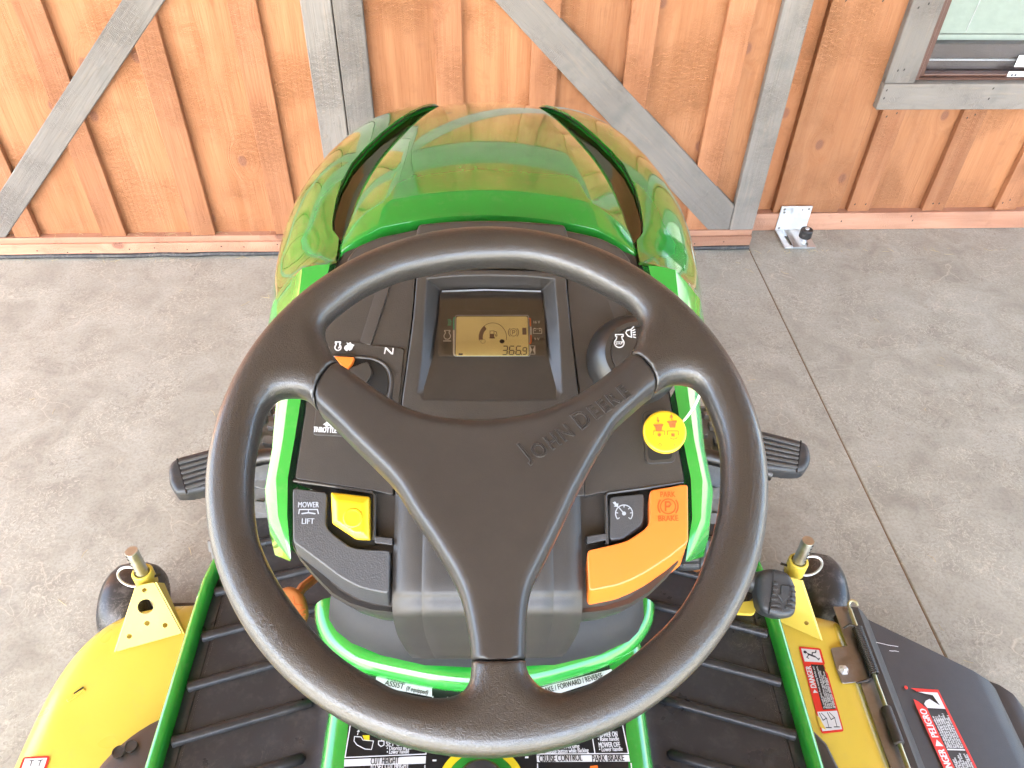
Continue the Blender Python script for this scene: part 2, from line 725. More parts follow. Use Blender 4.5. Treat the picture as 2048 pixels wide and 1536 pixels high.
def concrete():
    a = NT('concrete')
    co = a.coord('Object')
    nz = a.n('ShaderNodeTexNoise')
    nz.inputs['Scale'].default_value = 7
    nz.inputs['Detail'].default_value = 2
    a.l(co, nz.inputs['Vector'])
    sc = a.n('ShaderNodeVectorMath', operation='SCALE')
    sc.inputs['Scale'].default_value = 0.22
    a.l(nz.outputs['Color'], sc.inputs[0])
    wv = a.n('ShaderNodeVectorMath', operation='ADD')
    a.l(co, wv.inputs[0])
    a.l(sc.outputs[0], wv.inputs[1])
    sepc = a.n('ShaderNodeSeparateColor')
    a.l(nz.outputs['Color'], sepc.inputs[0])
    mid = a.noise(wv.outputs[0], 10, 5, 0.62)
    fine = a.noise(co, 150, 2, 0.7)
    big = a.noise(co, 1.7, 2, 0.6)
    c = a.ramp(a.g(mid, 0.30, 0.70), [(0.0, (0.285, 0.272, 0.228)), (0.45, (0.372, 0.362, 0.303)), (1.0, (0.455, 0.447, 0.385))])
    c = a.mix(a.g(big, 0.38, 0.68, 0, 0.45), c, (0.364, 0.357, 0.306))
    # trowel swirls: short curved flecks, pale and dark, from one contour field
    sw = a.noise(co, 40, 2, 0.5, 2.2)
    dv = a.math('ABSOLUTE', a.math('SUBTRACT', sw, 0.5))
    rid = a.math('MULTIPLY', a.g(dv, 0.0, 0.03, 1, 0), a.g(sepc.outputs[0], 0.42, 0.58))
    c = a.mix(a.math('MULTIPLY', rid, 0.75), c, (0.60, 0.565, 0.46))
    dv2 = a.math('ABSOLUTE', a.math('SUBTRACT', sw, 0.40))
    rid2 = a.math('MULTIPLY', a.g(dv2, 0.0, 0.03, 1, 0), a.g(sepc.outputs[1], 0.45, 0.6))
    c = a.mix(a.math('MULTIPLY', rid2, 0.6), c, (0.20, 0.178, 0.15))
    # pale crazing
    e1 = a.g(a.voro(wv.outputs[0], 13, 'DISTANCE_TO_EDGE'), 0.0, 0.018, 1, 0)
    cr = a.math('MULTIPLY', e1, a.g(sepc.outputs[2], 0.48, 0.6))
    c = a.mix(a.math('MULTIPLY', cr, 0.6), c, (0.60, 0.545, 0.44))
    c = a.mix(a.g(fine, 0.45, 0.66, 0.0, 0.30), c, (0.19, 0.172, 0.145))
    a.set(color=c, rough=a.g(mid, 0.3, 0.7, 0.5, 0.72), spec=0.4)
    h = a.math('ADD', a.math('MULTIPLY', fine, 0.5), mid)
    a.set(normal=a.bump(h, 0.3, 0.0015))
    return a.m


def gravel():
    a = NT('gravel')
    co = a.coord('Object')
    c = a.mix(a.g(a.noise(co, 0.5, 2), 0.4, 0.65), (0.42, 0.38, 0.31), (0.33, 0.31, 0.23))
    a.set(color=c, rough=0.9)
    return a.m


def grain_rubber():
    a = NT('wheel_grip_rubber')
    co = a.coord('Object')
    w = a.n('ShaderNodeTexNoise')
    w.inputs['Scale'].default_value = 370
    w.inputs['Detail'].default_value = 1
    w.inputs['Distortion'].default_value = 1.6
    a.l(co, w.inputs['Vector'])
    cr = a.g(a.math('ABSOLUTE', a.math('SUBTRACT', w.outputs['Fac'], 0.5)), 0.0, 0.10, 0, 1)
    c = a.mix(a.g(a.noise(co, 9, 1), 0.3, 0.7), (0.025, 0.0225, 0.0205), (0.030, 0.027, 0.0245))
    a.set(color=c, rough=0.30, spec=0.8, coat=0.45, coat_rough=0.18)
    a.set(normal=a.bump(cr, 0.42, 0.00028))
    return a.m


def glass_mat(name, tint=(1, 1, 1), refl=0.08):
    a = NT(name)
    tr = a.n('ShaderNodeBsdfTransparent')
    tr.inputs[0].default_value = (*tint, 1)
    gl = a.n('ShaderNodeBsdfGlossy')
    gl.inputs['Roughness'].default_value = 0.02
    fr = a.n('ShaderNodeFresnel')
    fr.inputs['IOR'].default_value = 1.5
    mx = a.n('ShaderNodeMixShader')
    a.l(fr.outputs[0], mx.inputs[0])
    a.l(tr.outputs[0], mx.inputs[1])
    a.l(gl.outputs[0], mx.inputs[2])
    a.l(mx.outputs[0], a.out.inputs['Surface'])
    return a.m


def metal(name, col, rough=0.35, rust=0.0, var=0.25):
    a = NT(name)
    co = a.coord('Object')
    nz = a.noise(co, 60, 5, 0.65)
    c = a.mix(a.g(nz, 0.3, 0.7), tuple(x * (1 - var) for x in col), col)
    mt = 1.0
    if rust:
        r = a.g(a.noise(co, 30, 6, 0.7), 0.52, 0.68, 0, rust)
        c = a.mix(r, c, (0.20, 0.10, 0.05))
        mt = a.g(r, 0, 1, 1.0, 0.2)
    a.set(color=c, metal=mt, rough=a.g(nz, 0.3, 0.7, rough * 0.75, rough * 1.3))
    a.set(normal=a.bump(nz, 0.1, 0.0005))
    return a.m


def scuffed(name, col, dustcol=(0.25, 0.21, 0.17), rough=0.4, amt=0.5):
    """black rubber mat / pad with dry scuff marks and dust"""
    a = NT(name)
    co = a.coord('Object')
    c = a.mix(a.g(a.noise(co, 12, 4), 0.3, 0.7), tuple(x * 0.75 for x in col), col)
    sc = a.noise(co, 28, 4, 0.6, 3.0)
    r = a.g(a.math('ABSOLUTE', a.math('SUBTRACT', sc, 0.5)), 0, 0.02, 1, 0)
    r = a.math('MULTIPLY', r, a.g(a.noise(co, 9, 3), 0.54, 0.68, 0, amt))
    c = a.mix(r, c, dustcol)
    d = a.g(a.noise(co, 50, 3, 0.75), 0.5, 0.8, 0, amt * 0.5)
    c = a.mix(d, c, dustcol)
    a.set(color=c, rough=a.g(a.noise(co, 22, 5), 0.3, 0.75, rough * 0.75, rough * 1.4), spec=0.5)
    a.set(normal=a.bump(a.noise(co, 500, 3), 0.15, 0.0006))
    return a.m


M = {
    'board': wood('stained_board_wood', (0.455, 0.205, 0.090), (0.355, 0.143, 0.058), (0.20, 0.085, 0.055)),
    'batten': wood('stained_batten_wood', (0.420, 0.186, 0.086), (0.315, 0.125, 0.053), (0.18, 0.075, 0.05)),
    'rail': wood('bottom_rail_wood', (0.52, 0.285, 0.185), (0.41, 0.195, 0.118), (0.20, 0.085, 0.06), axis='X'),
    'grey': wood('grey_stained_trim', (0.235, 0.208, 0.180), (0.203, 0.180, 0.156), (0.10, 0.09, 0.09), grey=0.32, rough=0.7),
    'greyx': wood('grey_stained_trim_flat', (0.235, 0.208, 0.180), (0.203, 0.180, 0.156), (0.10, 0.09, 0.09), grey=0.3, rough=0.7, axis='X'),
    'ceil': flat('ceiling_wood', (0.27, 0.185, 0.12), 0.6),
    'concrete': concrete(),
    'gravel': gravel(),
    'green': paint('green_paint', (0.022, 0.285, 0.032), 0.10, 0.9),
    'yellow': paint('yellow_paint', (0.74, 0.555, 0.075), 0.30, 0.3, var=0.03),
    'plastic': plastic('black_moulded_plastic', (0.033, 0.030, 0.028)),
    'plastic_fine': plastic('dark_satin_plastic', (0.028, 0.0265, 0.026), 0.31, 1300, 0.12),
    'lever': plastic('charcoal_lever_plastic', (0.042, 0.043, 0.047), 0.45, 700, 0.4),
    'tray': plastic('display_tray_plastic', (0.022, 0.018, 0.014), 0.5, 1200, 0.1, dust=0.06),
    'orange': plastic('orange_plastic', (0.78, 0.185, 0.022), 0.30, 1200, 0.08, var=0.04, dust=0.03),
    'amber': plastic('brown_orange_plastic', (0.45, 0.14, 0.03), 0.4, 900, 0.2),
    'ylwplastic': plastic('yellow_plastic', (0.85, 0.56, 0.015), 0.28, 1200, 0.06, var=0.03, dust=0.02),
    'grip': grain_rubber(),
    'rubber': scuffed('pad_rubber', (0.042, 0.044, 0.047), rough=0.38, amt=0.3),
    'mat': scuffed('platform_mat_rubber', (0.029, 0.031, 0.035), (0.20, 0.18, 0.16), rough=0.33, amt=0.35),
    'tyre': scuffed('tyre_rubber', (0.20, 0.195, 0.185), (0.4, 0.37, 0.33), rough=0.62, amt=0.6),
    'gauge': scuffed('gauge_wheel_rubber', (0.035, 0.032, 0.03), (0.3, 0.27, 0.25), 0.34, 0.9),
    'chute': plastic('chute_plastic', (0.040, 0.0345, 0.032), 0.46, 600, 0.2, dust=0.04, spec=0.5),
    'gloss': flat('gloss_dark_insert', (0.030, 0.050, 0.012), 0.05),
    'spindle': metal('zinc_spindle', (0.70, 0.70, 0.64), 0.38),
    'black': flat('black_gap', (0.006, 0.006, 0.006), 0.6),
    'seal': scuffed('door_seal_rubber', (0.035, 0.035, 0.037), (0.4, 0.35, 0.28), 0.5, 0.6),
    'zinc': metal('zinc_plate', (0.74, 0.75, 0.74), 0.5, var=0.15),
    'galv': metal('galvanised_steel', (0.86, 0.88, 0.90), 0.55, var=0.12),
    'bare': metal('bare_steel', (0.36, 0.34, 0.32), 0.42, rust=0.5),
    'brass': metal('yellow_zinc_rod', (0.60, 0.57, 0.38), 0.34, rust=0.12),
    'spring': metal('dark_spring_steel', (0.10, 0.095, 0.09), 0.4),
    'white': flat('white_print', (0.72, 0.73, 0.74), 0.45),
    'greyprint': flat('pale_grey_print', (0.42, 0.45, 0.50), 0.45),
    'tealprint': flat('teal_print', (0.05, 0.42, 0.26), 0.45),
    'redprint': flat('red_print', (0.75, 0.035, 0.02), 0.4),
    'orprint': flat('orange_print', (0.80, 0.16, 0.02), 0.4),
    'brownprint': flat('dark_orange_print', (0.50, 0.085, 0.008), 0.45),
    'blackprint': flat('black_print', (0.012, 0.011, 0.011), 0.35),
    'ylwprint': flat('yellow_print', (0.80, 0.62, 0.02), 0.4),
    'grnprint': flat('green_print', (0.03, 0.30, 0.03), 0.4),
    'pictolabel': flat('picto_ink', (0.03, 0.035, 0.05), 0.4),
    'lcd': flat('lcd_panel', (0.88, 0.79, 0.36), 0.5),
    'lcdink': flat('lcd_ink', (0.13, 0.055, 0.015), 0.5),
    'lcdblack': flat('lcd_dark_ink', (0.02, 0.013, 0.008), 0.5),
    'lens': glass_mat('display_lens'),
    'glass': glass_mat('window_glass'),
    'bronze': flat('brown_window_vinyl', (0.115, 0.055, 0.038), 0.38),
    'sash': flat('dark_sash_rail', (0.085, 0.062, 0.052), 0.5),
    'blind': flat('pale_green_blind', (0.46, 0.54, 0.44), 0.6),
    'cord': flat('white_cord', (0.75, 0.75, 0.73), 0.6),
    'collar': plastic('matte_collar_plastic', (0.020, 0.020, 0.022), 0.55, 900, 0.2, spec=0.4),
    'dustyrib': scuffed('dusty_rib_rubber', (0.12, 0.115, 0.11), (0.3, 0.27, 0.24), 0.55, 0.5),
    'column': plastic('column_cover_plastic', (0.034, 0.031, 0.029), 0.40, 1000, 0.18, spec=0.55),
    'dark': flat('dark_interior', (0.02, 0.018, 0.016), 0.8),
    'straw': flat('dry_straw', (0.62, 0.50, 0.28), 0.7),
    'ledge': wood('dusty_ledge_wood', (0.26, 0.17, 0.11), (0.18, 0.11, 0.07), (0.1, 0.06, 0.04), axis='X'),
}

# ------------------------------------------------------------------ the setting
def board(parent, name, x0, x1, z0, z1, yf, th, mat, bev=0.002):
    """a plank standing on its own origin, front face at y = yf"""
    mb = MB().box((-(x1 - x0) / 2, 0, 0), ((x1 - x0) / 2, th, z1 - z0))
    o = mb.build(name, mat, parent, bevel=bev, seg=1)
    o.location = ((x0 + x1) / 2, yf, z0)
    return o


def rail(parent, name, x0, x1, z0, z1, yf, th, mat, bev=0.002):
    return board(parent, name, x0, x1, z0, z1, yf, th, mat, bev)


ground = MB().box((-60, -60, -0.30), (60, 60, -0.06)).build('ground', M['gravel'])
struct(ground)

floor = empty('concrete_floor')
struct(floor)
JX = 0.885
slab = MB().box((-3.6, -2.6, -0.12), (JX - 0.0015, 2.6, 0)).build('slab', M['concrete'], floor, bevel=0.002, seg=1)
slab2 = MB().box((JX + 0.0015, -2.6, -0.12), (5.5, 2.6, 0)).build('slab', M['concrete'], floor, bevel=0.002, seg=1)
MB().box((JX - 0.0014, -2.6, -0.11), (JX + 0.0014, 2.6, -0.0018)).build('joint_filler', flat('joint_dirt', (0.20, 0.125, 0.065), 0.9), floor)

# porch ceiling over the slab (seen only as reflections in paint and plastic)
ceil = empty('porch_ceiling')
struct(ceil)
for i in range(24):
    y0 = -2.35 + i * 0.195
    MB().box((-3.5, 0, 0), (4.2, 0.19, 0.02)).build('ceiling_board', M['ceil'], ceil, bevel=0.002, seg=1).location = (0, y0, 2.75)
MB().box((-3.55, -2.47, 2.62), (4.2, -2.36, 2.9)).build('eave_beam', M['greyx'], ceil)
MB().box((-3.55, -2.47, 2.9), (5.2, 3.0, 2.95)).build('roof_deck', M['ledge'], ceil)

# ---- sliding barn doors
DB, DT, DG = 2.075, 2.056, 2.052     # front faces: boards, battens, grey trim
ZT = 2.25


def brace(parent, poly, ang, yf, th, mat):
    """diagonal board cut to its mitred outline (x, z), grain along its own length"""
    cx_, cz_ = sum(q[0] for q in poly) / len(poly), sum(q[1] for q in poly) / len(poly)
    ca, sa = math.cos(ang), math.sin(ang)
    loc = [Vector(((x - cx_) * ca - (z - cz_) * sa, 0, (x - cx_) * sa + (z - cz_) * ca)) for x, z in poly]
    o = MB().prism(loc, Vector((0, th, 0))).build('brace', mat, parent, bevel=0.002, seg=1)
    o.rotation_euler = (0, ang, 0)
    o.location = (cx_, yf, cz_)
    return o


def door_leaf(name, label, x0, x1, battens, mirror):
    d = empty(name, ((x0 + x1) / 2, 2.1, 0.0))
    off = Vector((-(x0 + x1) / 2, -2.1, 0))
    tag(d, label, 'barn door', 'sliding barn doors')
    kids = []
    edges = [x0] + [b + 0.035 for b in battens] + [x1]
    for i in range(len(edges) - 1):
        kids.append(board(d, 'board', edges[i] + 0.0015, edges[i + 1] - 0.0015, 0.055, ZT, DB, 0.022, M['board'], 0.0015))
    for b in battens:
        kids.append(board(d, 'batten', b, b + 0.07, 0.066, ZT - 0.1, DT, DB - DT - 0.0006, M['batten'], 0.0012))
    kids.append(board(d, 'stile', x0, x0 + 0.072, 0.066, ZT, DG, 0.0225, M['grey']))
    kids.append(board(d, 'stile', x1 - 0.074, x1, 0.066, ZT, DG, 0.0225, M['grey']))
    kids.append(rail(d, 'middle_rail', x0 + 0.0725, x1 - 0.0745, 1.12, 1.32, DG + 0.001, 0.0215, M['greyx']))
    kids.append(rail(d, 'top_rail', x0 + 0.0725, x1 - 0.0745, ZT - 0.1, ZT, DG + 0.001, 0.0215, M['greyx']))
    kids.append(rail(d, 'upper_bottom_rail', x0, x1, 0.040, 0.0655, DG, 0.045, M['rail'], 0.001))
    kids.append(rail(d, 'lower_bottom_rail', x0, x1, 0.013, 0.048, 2.044, 0.0077, M['rail'], 0.0012))
    if mirror:
        kids.append(brace(d, [(-1.4265, 0.0660), (-1.337, 0.0660), (-0.3845, 1.055), (-0.3845, 1.119), (-0.424, 1.119), (-1.4265, 0.0755)], rad(43.9), DG + 0.002, 0.02, M['grey']))
    else:
        kids.append(brace(d, [(0.8070, 0.0660), (0.7435, 0.0660), (-0.2355, 1.048), (-0.2355, 1.119), (-0.204, 1.119), (0.8070, 0.1500)], rad(-46.2), DG + 0.002, 0.02, M['grey']))
    sl = MB()
    path = [(x0 + 0.002, 2.046, 0.009)] + [(x0 + (x1 - x0) * t, 2.044 + random.uniform(-.002, .003), 0.0085 + random.uniform(-.0015, .0015)) for t in [k / 14 for k in range(1, 14)]] + [(x1 - 0.002, 2.045, 0.009)]
    sl.tube(path, 0.0075, 8)
    sl.box((x0, 2.046, 0.003), (x1, 2.09, 0.0128))
    kids.append(sl.build('bottom_seal', M['seal'], d))
    # nail heads on the lower rail
    for kx in np.arange(x0 + 0.06, x1, 0.088):
        nl = MB().lathe((kx + random.uniform(-.02, .02), 2.0438, 0.030 + random.uniform(-.012, .012)), (0, -1, 0), [(0.0022, 0.0), (0.0022, 0.0004)], 8)
        kids.append(nl.build('nail', M['lcdblack'], d))
    for o in kids:
        o.location = Vector(o.location) + off
    return d


door_leaf('sliding_barn_door', 'orange stained barn door leaf at far left with grey diagonal brace rising to the right', -1.50, -0.3115, [-1.310, -1.0635, -0.8065, -0.560], True)
door_leaf('sliding_barn_door', 'orange stained barn door leaf behind the green hood with grey brace falling to the right', -0.3085, 0.882, [-0.066, 0.180, 0.427, 0.671], False)

# ---- the fixed wall on the right with its window
wall = empty('barn_wall', (1.2, 2.2, 0))
tag(wall, 'orange board and batten barn wall right of the sliding doors, with the window', 'wall')
W0 = Vector((-1.2, -2.2, 0))
WB, WT = 2.177, 2.156
wk = []
ed = [-3.4, 0.70, 1.02, 1.254, 1.499, 1.744, 1.99, 2.235, 2.48, 2.73, 2.98, 3.23, 3.48]
for i in range(len(ed) - 1):
    z1 = 2.75
    lo = 0.058
    if i == 0:
        continue
    if ed[i] >= 1.25 and ed[i + 1] <= 2.3:          # below and above the window opening
        wk.append(board(wall, 'board', ed[i] + .0015, ed[i + 1] - .0015, lo, 0.45, WB, 0.02, M['board'], 0.0015))
        wk.append(board(wall, 'board', ed[i] + .0015, ed[i + 1] - .0015, 1.62, z1, WB, 0.02, M['board'], 0.0015))
    else:
        wk.append(board(wall, 'board', ed[i] + .0015, ed[i + 1] - .0015, lo, z1, WB, 0.02, M['board'], 0.0015))
wk.append(board(wall, 'trim_board', 0.974, 1.185, 0.064, 2.75, WT - 0.004, 0.0245, M['board']))
for bx in (1.218, 1.463, 1.706, 1.952, 2.197):
    wk.append(board(wall, 'batten', bx, bx + 0.07, 0.064, 0.413, WT, WB - WT - 0.0006, M['batten'], 0.0012))
for bx in (2.442, 2.69, 2.94, 3.19):
    wk.append(board(wall, 'batten', bx, bx + 0.07, 0.064, 2.75, WT, WB - WT - 0.0006, M['batten'], 0.0012))
wk.append(rail(wall, 'baseboard', 0.72, 3.5, 0.0015, 0.063, 2.147, 0.03, M['rail'], 0.0015))
wk.append(MB().box((-3.6, 2.20, 0.001), (1.26, 2.30, 2.75)).build('sheathing', M['dark'], wall))
wk.append(MB().box((1.26, 2.215, 0.001), (2.24, 2.30, 0.46)).build('sheathing', M['dark'], wall))
wk.append(MB().box((1.26, 2.215, 1.6), (2.24, 2.30, 2.75)).build('sheathing', M['dark'], wall))
wk.append(MB().box((2.24, 2.20, 0.001), (3.6, 2.30, 2.75)).build('sheathing', M['dark'], wall))
hb = MB().box((-3.5, 2.10, 2.42), (3.5, 2.199, 2.62)).build('header_beam', M['greyx'], wall)
wk.append(hb)
# the wall left of and above the doors
for i in range(8):
    x0 = -3.5 + i * 0.247
    if x0 < -1.6:
        wk.append(board(wall, 'board', x0, x0 + .244, 0.058, 2.4, WB, 0.02, M['board'], 0.0015))
for i in range(18):
    wk.append(board(wall, 'board', -3.5 + i * 0.247, -3.5 + i * 0.247 + .244, 2.63, 2.749, WB - 0.03, 0.02, M['board'], 0.0015))
# window
wf = 2.150
win = MB()
for (lo, hi) in (((1.268, wf, 0.4890), (1.2855, 2.26, 1.60)), ((2.20, wf, 0.4890), (2.218, 2.26, 1.60)), ((1.2857, wf + 0.001, 0.4890), (2.1998, 2.26, 0.4935)), ((1.2857, wf + 0.001, 1.585), (2.1998, 2.26, 1.60))):
    win.box(lo, hi)
window = win.build('window', M['bronze'], wall, bevel=0.0015, seg=1)
wk.append(window)


def wpart(mb, name, mat, **k):
    o = mb.build(name, mat, window, **k)
    return o


wpart(MB().box((1.180, 2.130, 0.4885), (1.2655, 2.176, 1.69)), 'side_casing', M['grey'], bevel=0.002, seg=1)
wpart(MB().box((2.2205, 2.130, 0.4885), (2.306, 2.176, 1.69)), 'side_casing', M['grey'], bevel=0.002, seg=1)
wpart(MB().box((1.180, 2.128, 0.4125), (2.306, 2.176, 0.4875)), 'apron_casing', M['greyx'], bevel=0.002, seg=1)
wpart(MB().box((1.2658, 2.130, 1.604), (2.22, 2.176, 1.69)), 'head_casing', M['greyx'], bevel=0.002, seg=1)
sash = MB()
# mitred brown sash profile
for (lo, hi) in (((1.2870, 2.163, 0.4938), (1.3045, 2.188, 1.585)), ((2.182, 2.163, 0.4938), (2.1995, 2.188, 1.585)), ((1.3047, 2.164, 0.4938), (2.1818, 2.188, 0.5025))):
    sash.box(lo, hi)
wpart(sash, 'sash_frame', M['bronze'], bevel=0.003, seg=2)
wpart(MB().box((1.3047, 2.203, 0.4938), (2.1818, 2.23, 0.5240)), 'sash_rail', M['sash'], bevel=0.002, seg=1)
wpart(MB().box((1.3047, 2.201, 0.5242), (2.1818, 2.23, 0.5285)), 'sash_bead', M['galv'], bevel=0.001, seg=1)
wpart(MB().box((1.3047, 2.206, 0.5288), (2.1818, 2.235, 0.5700)), 'sash_rail', M['sash'], bevel=0.002, seg=1)
wpart(MB().box((1.290, 2.1895, 0.4940), (2.195, 2.193, 1.584)), 'glass_pane', M['glass'])
bl = MB()
for k in range(64):
    z = 0.584 + k * 0.0158
    bl.add([(1.312, 2.246, z), (2.175, 2.246, z), (2.175, 2.259, z + 0.0165), (1.312, 2.259, z + 0.0165)], [(0, 1, 2, 3)])
bl.box((1.312, 2.242, 0.560), (2.175, 2.263, 0.582))
wpart(bl, 'window_blind', M['blind'])
wpart(MB().tube([(1.425 + .004 * math.sin(9 * t) + .02 * t, 2.2405, 0.59 + 0.9 * t) for t in [k / 30 for k in range(31)]], 0.0012, 5), 'blind_cord', M['cord'])
wpart(MB().tube([(1.3050, 2.187, 0.555), (1.3060, 2.187, 0.575), (1.3080, 2.187, 0.600)], 0.0018, 6).tube([(1.3050, 2.187, 0.555), (1.3135, 2.187, 0.546)], 0.0014, 6), 'torn_tape', M['cord'])
stk = MB()
wpart(MB().box((1.548, 2.1618, 0.4945), (1.66, 2.1632, 0.5095)), 'sticker', M['white'])
wpart(MB().box((1.575, 2.1878, 0.512), (1.68, 2.1886, 0.545)), 'sticker', M['white'])
pr = MB()
for (cx_, w_) in ((1.560, 0.008), (1.571, 0.008)):
    pr.flat([(cx_ - w_ / 2, 2.1612, 0.497), (cx_ + w_ / 2, 2.1612, 0.497), (cx_, 2.1612, 0.506)], (0, -1, 0), 0.0004)
for k in range(3):
    pr.flat([(1.578, 2.1612, 0.497 + k * .0035), (1.60, 2.1612, 0.497 + k * .0035), (1.60, 2.1612, 0.498 + k * .0035), (1.578, 2.1612, 0.498 + k * .0035)], (0, -1, 0), 0.0004)
    pr.flat([(1.604, 2.1612, 0.4965 + k * .004), (1.65, 2.1612, 0.4965 + k * .004), (1.65, 2.1612, 0.499 + k * .004), (1.604, 2.1612, 0.499 + k * .004)], (0, -1, 0), 0.0004)
wpart(pr, 'sticker_print', M['pictolabel'])
room = MB().box((1.27, 2.281, 0.3), (2.22, 2.80, 1.7)).build('room_backing', M['dark'], wall)
wk.append(room)
# nails, set in pairs where the trim is fixed
nails = []
for (x, z, y) in ((1.200, 0.69, 2.1300), (1.224, 0.70, 2.1300), (1.205, 0.525, 2.1300), (1.222, 0.527, 2.1300), (1.192, 0.47, 2.1280), (1.192, 0.447, 2.1280), (1.50, 0.475, 2.1280), (1.50, 0.445, 2.1280),
                  (1.01, 0.70, 2.152), (1.045, 0.71, 2.152), (1.11, 0.70, 2.152), (1.000, 0.075, 2.152), (1.04, 0.085, 2.152), (1.235, 0.38, 2.156), (1.262, 0.39, 2.156), (1.235, 0.09, 2.156), (1.27, 0.09, 2.156),
                  (1.48, 0.375, 2.156), (1.50, 0.385, 2.156), (1.49, 0.09, 2.156), (1.51, 0.09, 2.156), (1.72, 0.09, 2.156), (1.74, 0.10, 2.156), (1.205, 0.034, 2.147), (1.44, 0.034, 2.147), (1.43, 0.05, 2.147)):
    nl = MB().lathe((0, 0, 0), (0, -1, 0), [(0.0036, 0.0), (0.0036, 0.0005)], 8)
    o = nl.build('nail', M['lcdblack'], wall)
    o.scale = (0.55, 1, 1)
    o.rotation_euler = (0, rad(random.uniform(5, 30)), 0)
    o.location = (x, y, z)
    wk.append(o)
for o in wk:
    o.location = Vector(o.location) + W0
for o in list(wall.children):
    if o not in wk:
        o.location = Vector(o.location) + W0

# ---- floor guide for the sliding door: angle bracket with a roller
gd = empty('door_guide_bracket', (1.045, 2.10, 0))
tag(gd, 'zinc angle bracket with black roller screwed to the baseboard', 'door guide')


def gpart(mb, name, mat, **k):
    o = mb.build(name, mat, gd, **k)
    o.location = (-1.045, -2.10, 0)
    return o


def slotted(x0, x1, y0, y1, slots, z0, z1):
    """flat plate with slots cut right through (strips between slots)"""
    mb = MB()
    xs = [x0] + [c for s in slots for c in (s[0], s[1])] + [x1]
    for i in range(0, len(xs), 2):
        mb.box((xs[i], y0, z0), (xs[i + 1], y1, z1))
    for s in slots:
        mb.box((s[0], y0, z0), (s[1], s[2], z1))
        mb.box((s[0], s[3], z0), (s[1], y1, z1))
    return mb


gpart(MB().box((0.994, 2.1425, 0.004), (1.094, 2.1468, 0.092)), 'wall_plate', M['galv'], bevel=0.001, seg=1)
foot = slotted(0.994, 1.094, 2.040, 2.1422, [(1.012, 1.022, 2.052, 2.105), (1.064, 1.074, 2.052, 2.115)], 0.004, 0.0085)
gpart(foot, 'floor_plate', M['zinc'], bevel=0.0006, seg=1)
RC = Vector((1.061, 2.068, 0))
gpart(MB().lathe((RC.x, RC.y, 0.0085), (0, 0, 1), [(0.010, 0), (0.010, 0.006), (0.006, 0.0062), (0.006, 0.018)], 16), 'roller_bolt', M['galv'], bevel=0.0005, seg=1)
gpart(MB().lathe((RC.x, RC.y, 0.0270), (0, 0, 1), [(0.0165, 0), (0.0192, 0.003), (0.0192, 0.026), (0.0175, 0.029), (0.007, 0.029)], 28), 'roller', M['gauge'], bevel=0.0005, seg=1)
gpart(MB().lathe((RC.x, RC.y, 0.0562), (0, 0, 1), [(0.0062, 0), (0.0062, 0.004), (0.004, 0.005)], 12), 'bolt_head', M['galv'], bevel=0.0005, seg=1)
for (x, z, r) in ((1.006, 0.083, 0.004), (1.084, 0.083, 0.004), (1.005, 0.014, 0.004), (1.083, 0.014, 0.004), (1.008, 0.071, 0.0035), (1.064, 0.080, 0.0028)):
    gpart(MB().lathe((x, 2.1424, z), (0, -1, 0), [(r, 0), (r, 0.0008), (r * 0.6, 0.0018)], 12), 'screw', M['bare'])

# ---- bits of straw and dry grass lying about
def straw(n, pick, seed):
    random.seed(seed)
    mb = MB()
    for _ in range(n):
        p, nrm = pick()
        a = random.uniform(0, 6.28)
        L = random.uniform(0.008, 0.03)
        t = Vector((math.cos(a), math.sin(a), 0)) if abs(nrm.z) > 0.5 else Vector((math.cos(a), 0, math.sin(a)))
        b = nrm.cross(t)
        q = [p + nrm * 0.0008 + t * L * (k - 1) / 2 + b * random.uniform(-.003, .003) + nrm * random.uniform(0, .002) for k in range(3)]
        mb.tube(q, 0.0005, 4)
    return mb


fs = straw(70, lambda: (Vector((random.uniform(-1.4, 1.9), random.uniform(0.6, 2.03) ** 1.0, 0)), Vector((0, 0, 1))), 3)
fs.add(*(lambda b: (b.v, b.f))(straw(60, lambda: (Vector((random.choice([random.uniform(-1.4, 0.9), random.uniform(0.9, 1.8)]), 2.03 + random.uniform(-.01, .005), 0.0)), Vector((0, 0, 1))), 4)))
o = fs.build('straw_bits', M['straw'])
o['kind'] = 'stuff'
o['label'] = 'short bits of dry straw scattered on the concrete'
ds = straw(55, lambda: (Vector((random.uniform(-1.4, 0.86), random.uniform(2.054, 2.072), 0.0658)), Vector((0, 0, 1))), 5)
o = ds.build('straw_bits', M['straw'])
o['kind'] = 'stuff'
o['label'] = 'dry straw caught on the door bottom rails'
random.seed(11)

# ------------------------------------------------------------------ the riding mower
mower = empty('riding_mower', (0, 0, 0), MOWER_YAW)
tag(mower, 'green and yellow riding mower seen from the driver seat over its steering wheel', 'riding mower')

PB = tilt((0, 0.476, 0.80), 33)           # the sloping dash plane
NB = PB.n
EX, EY = PB.axes()
DOWN = Vector((0, 0, -1))


def px_round(lst, plane, off=0.0, r=0.004, seg=4):
    return round_poly(plane.pts(lst, off), r, seg)


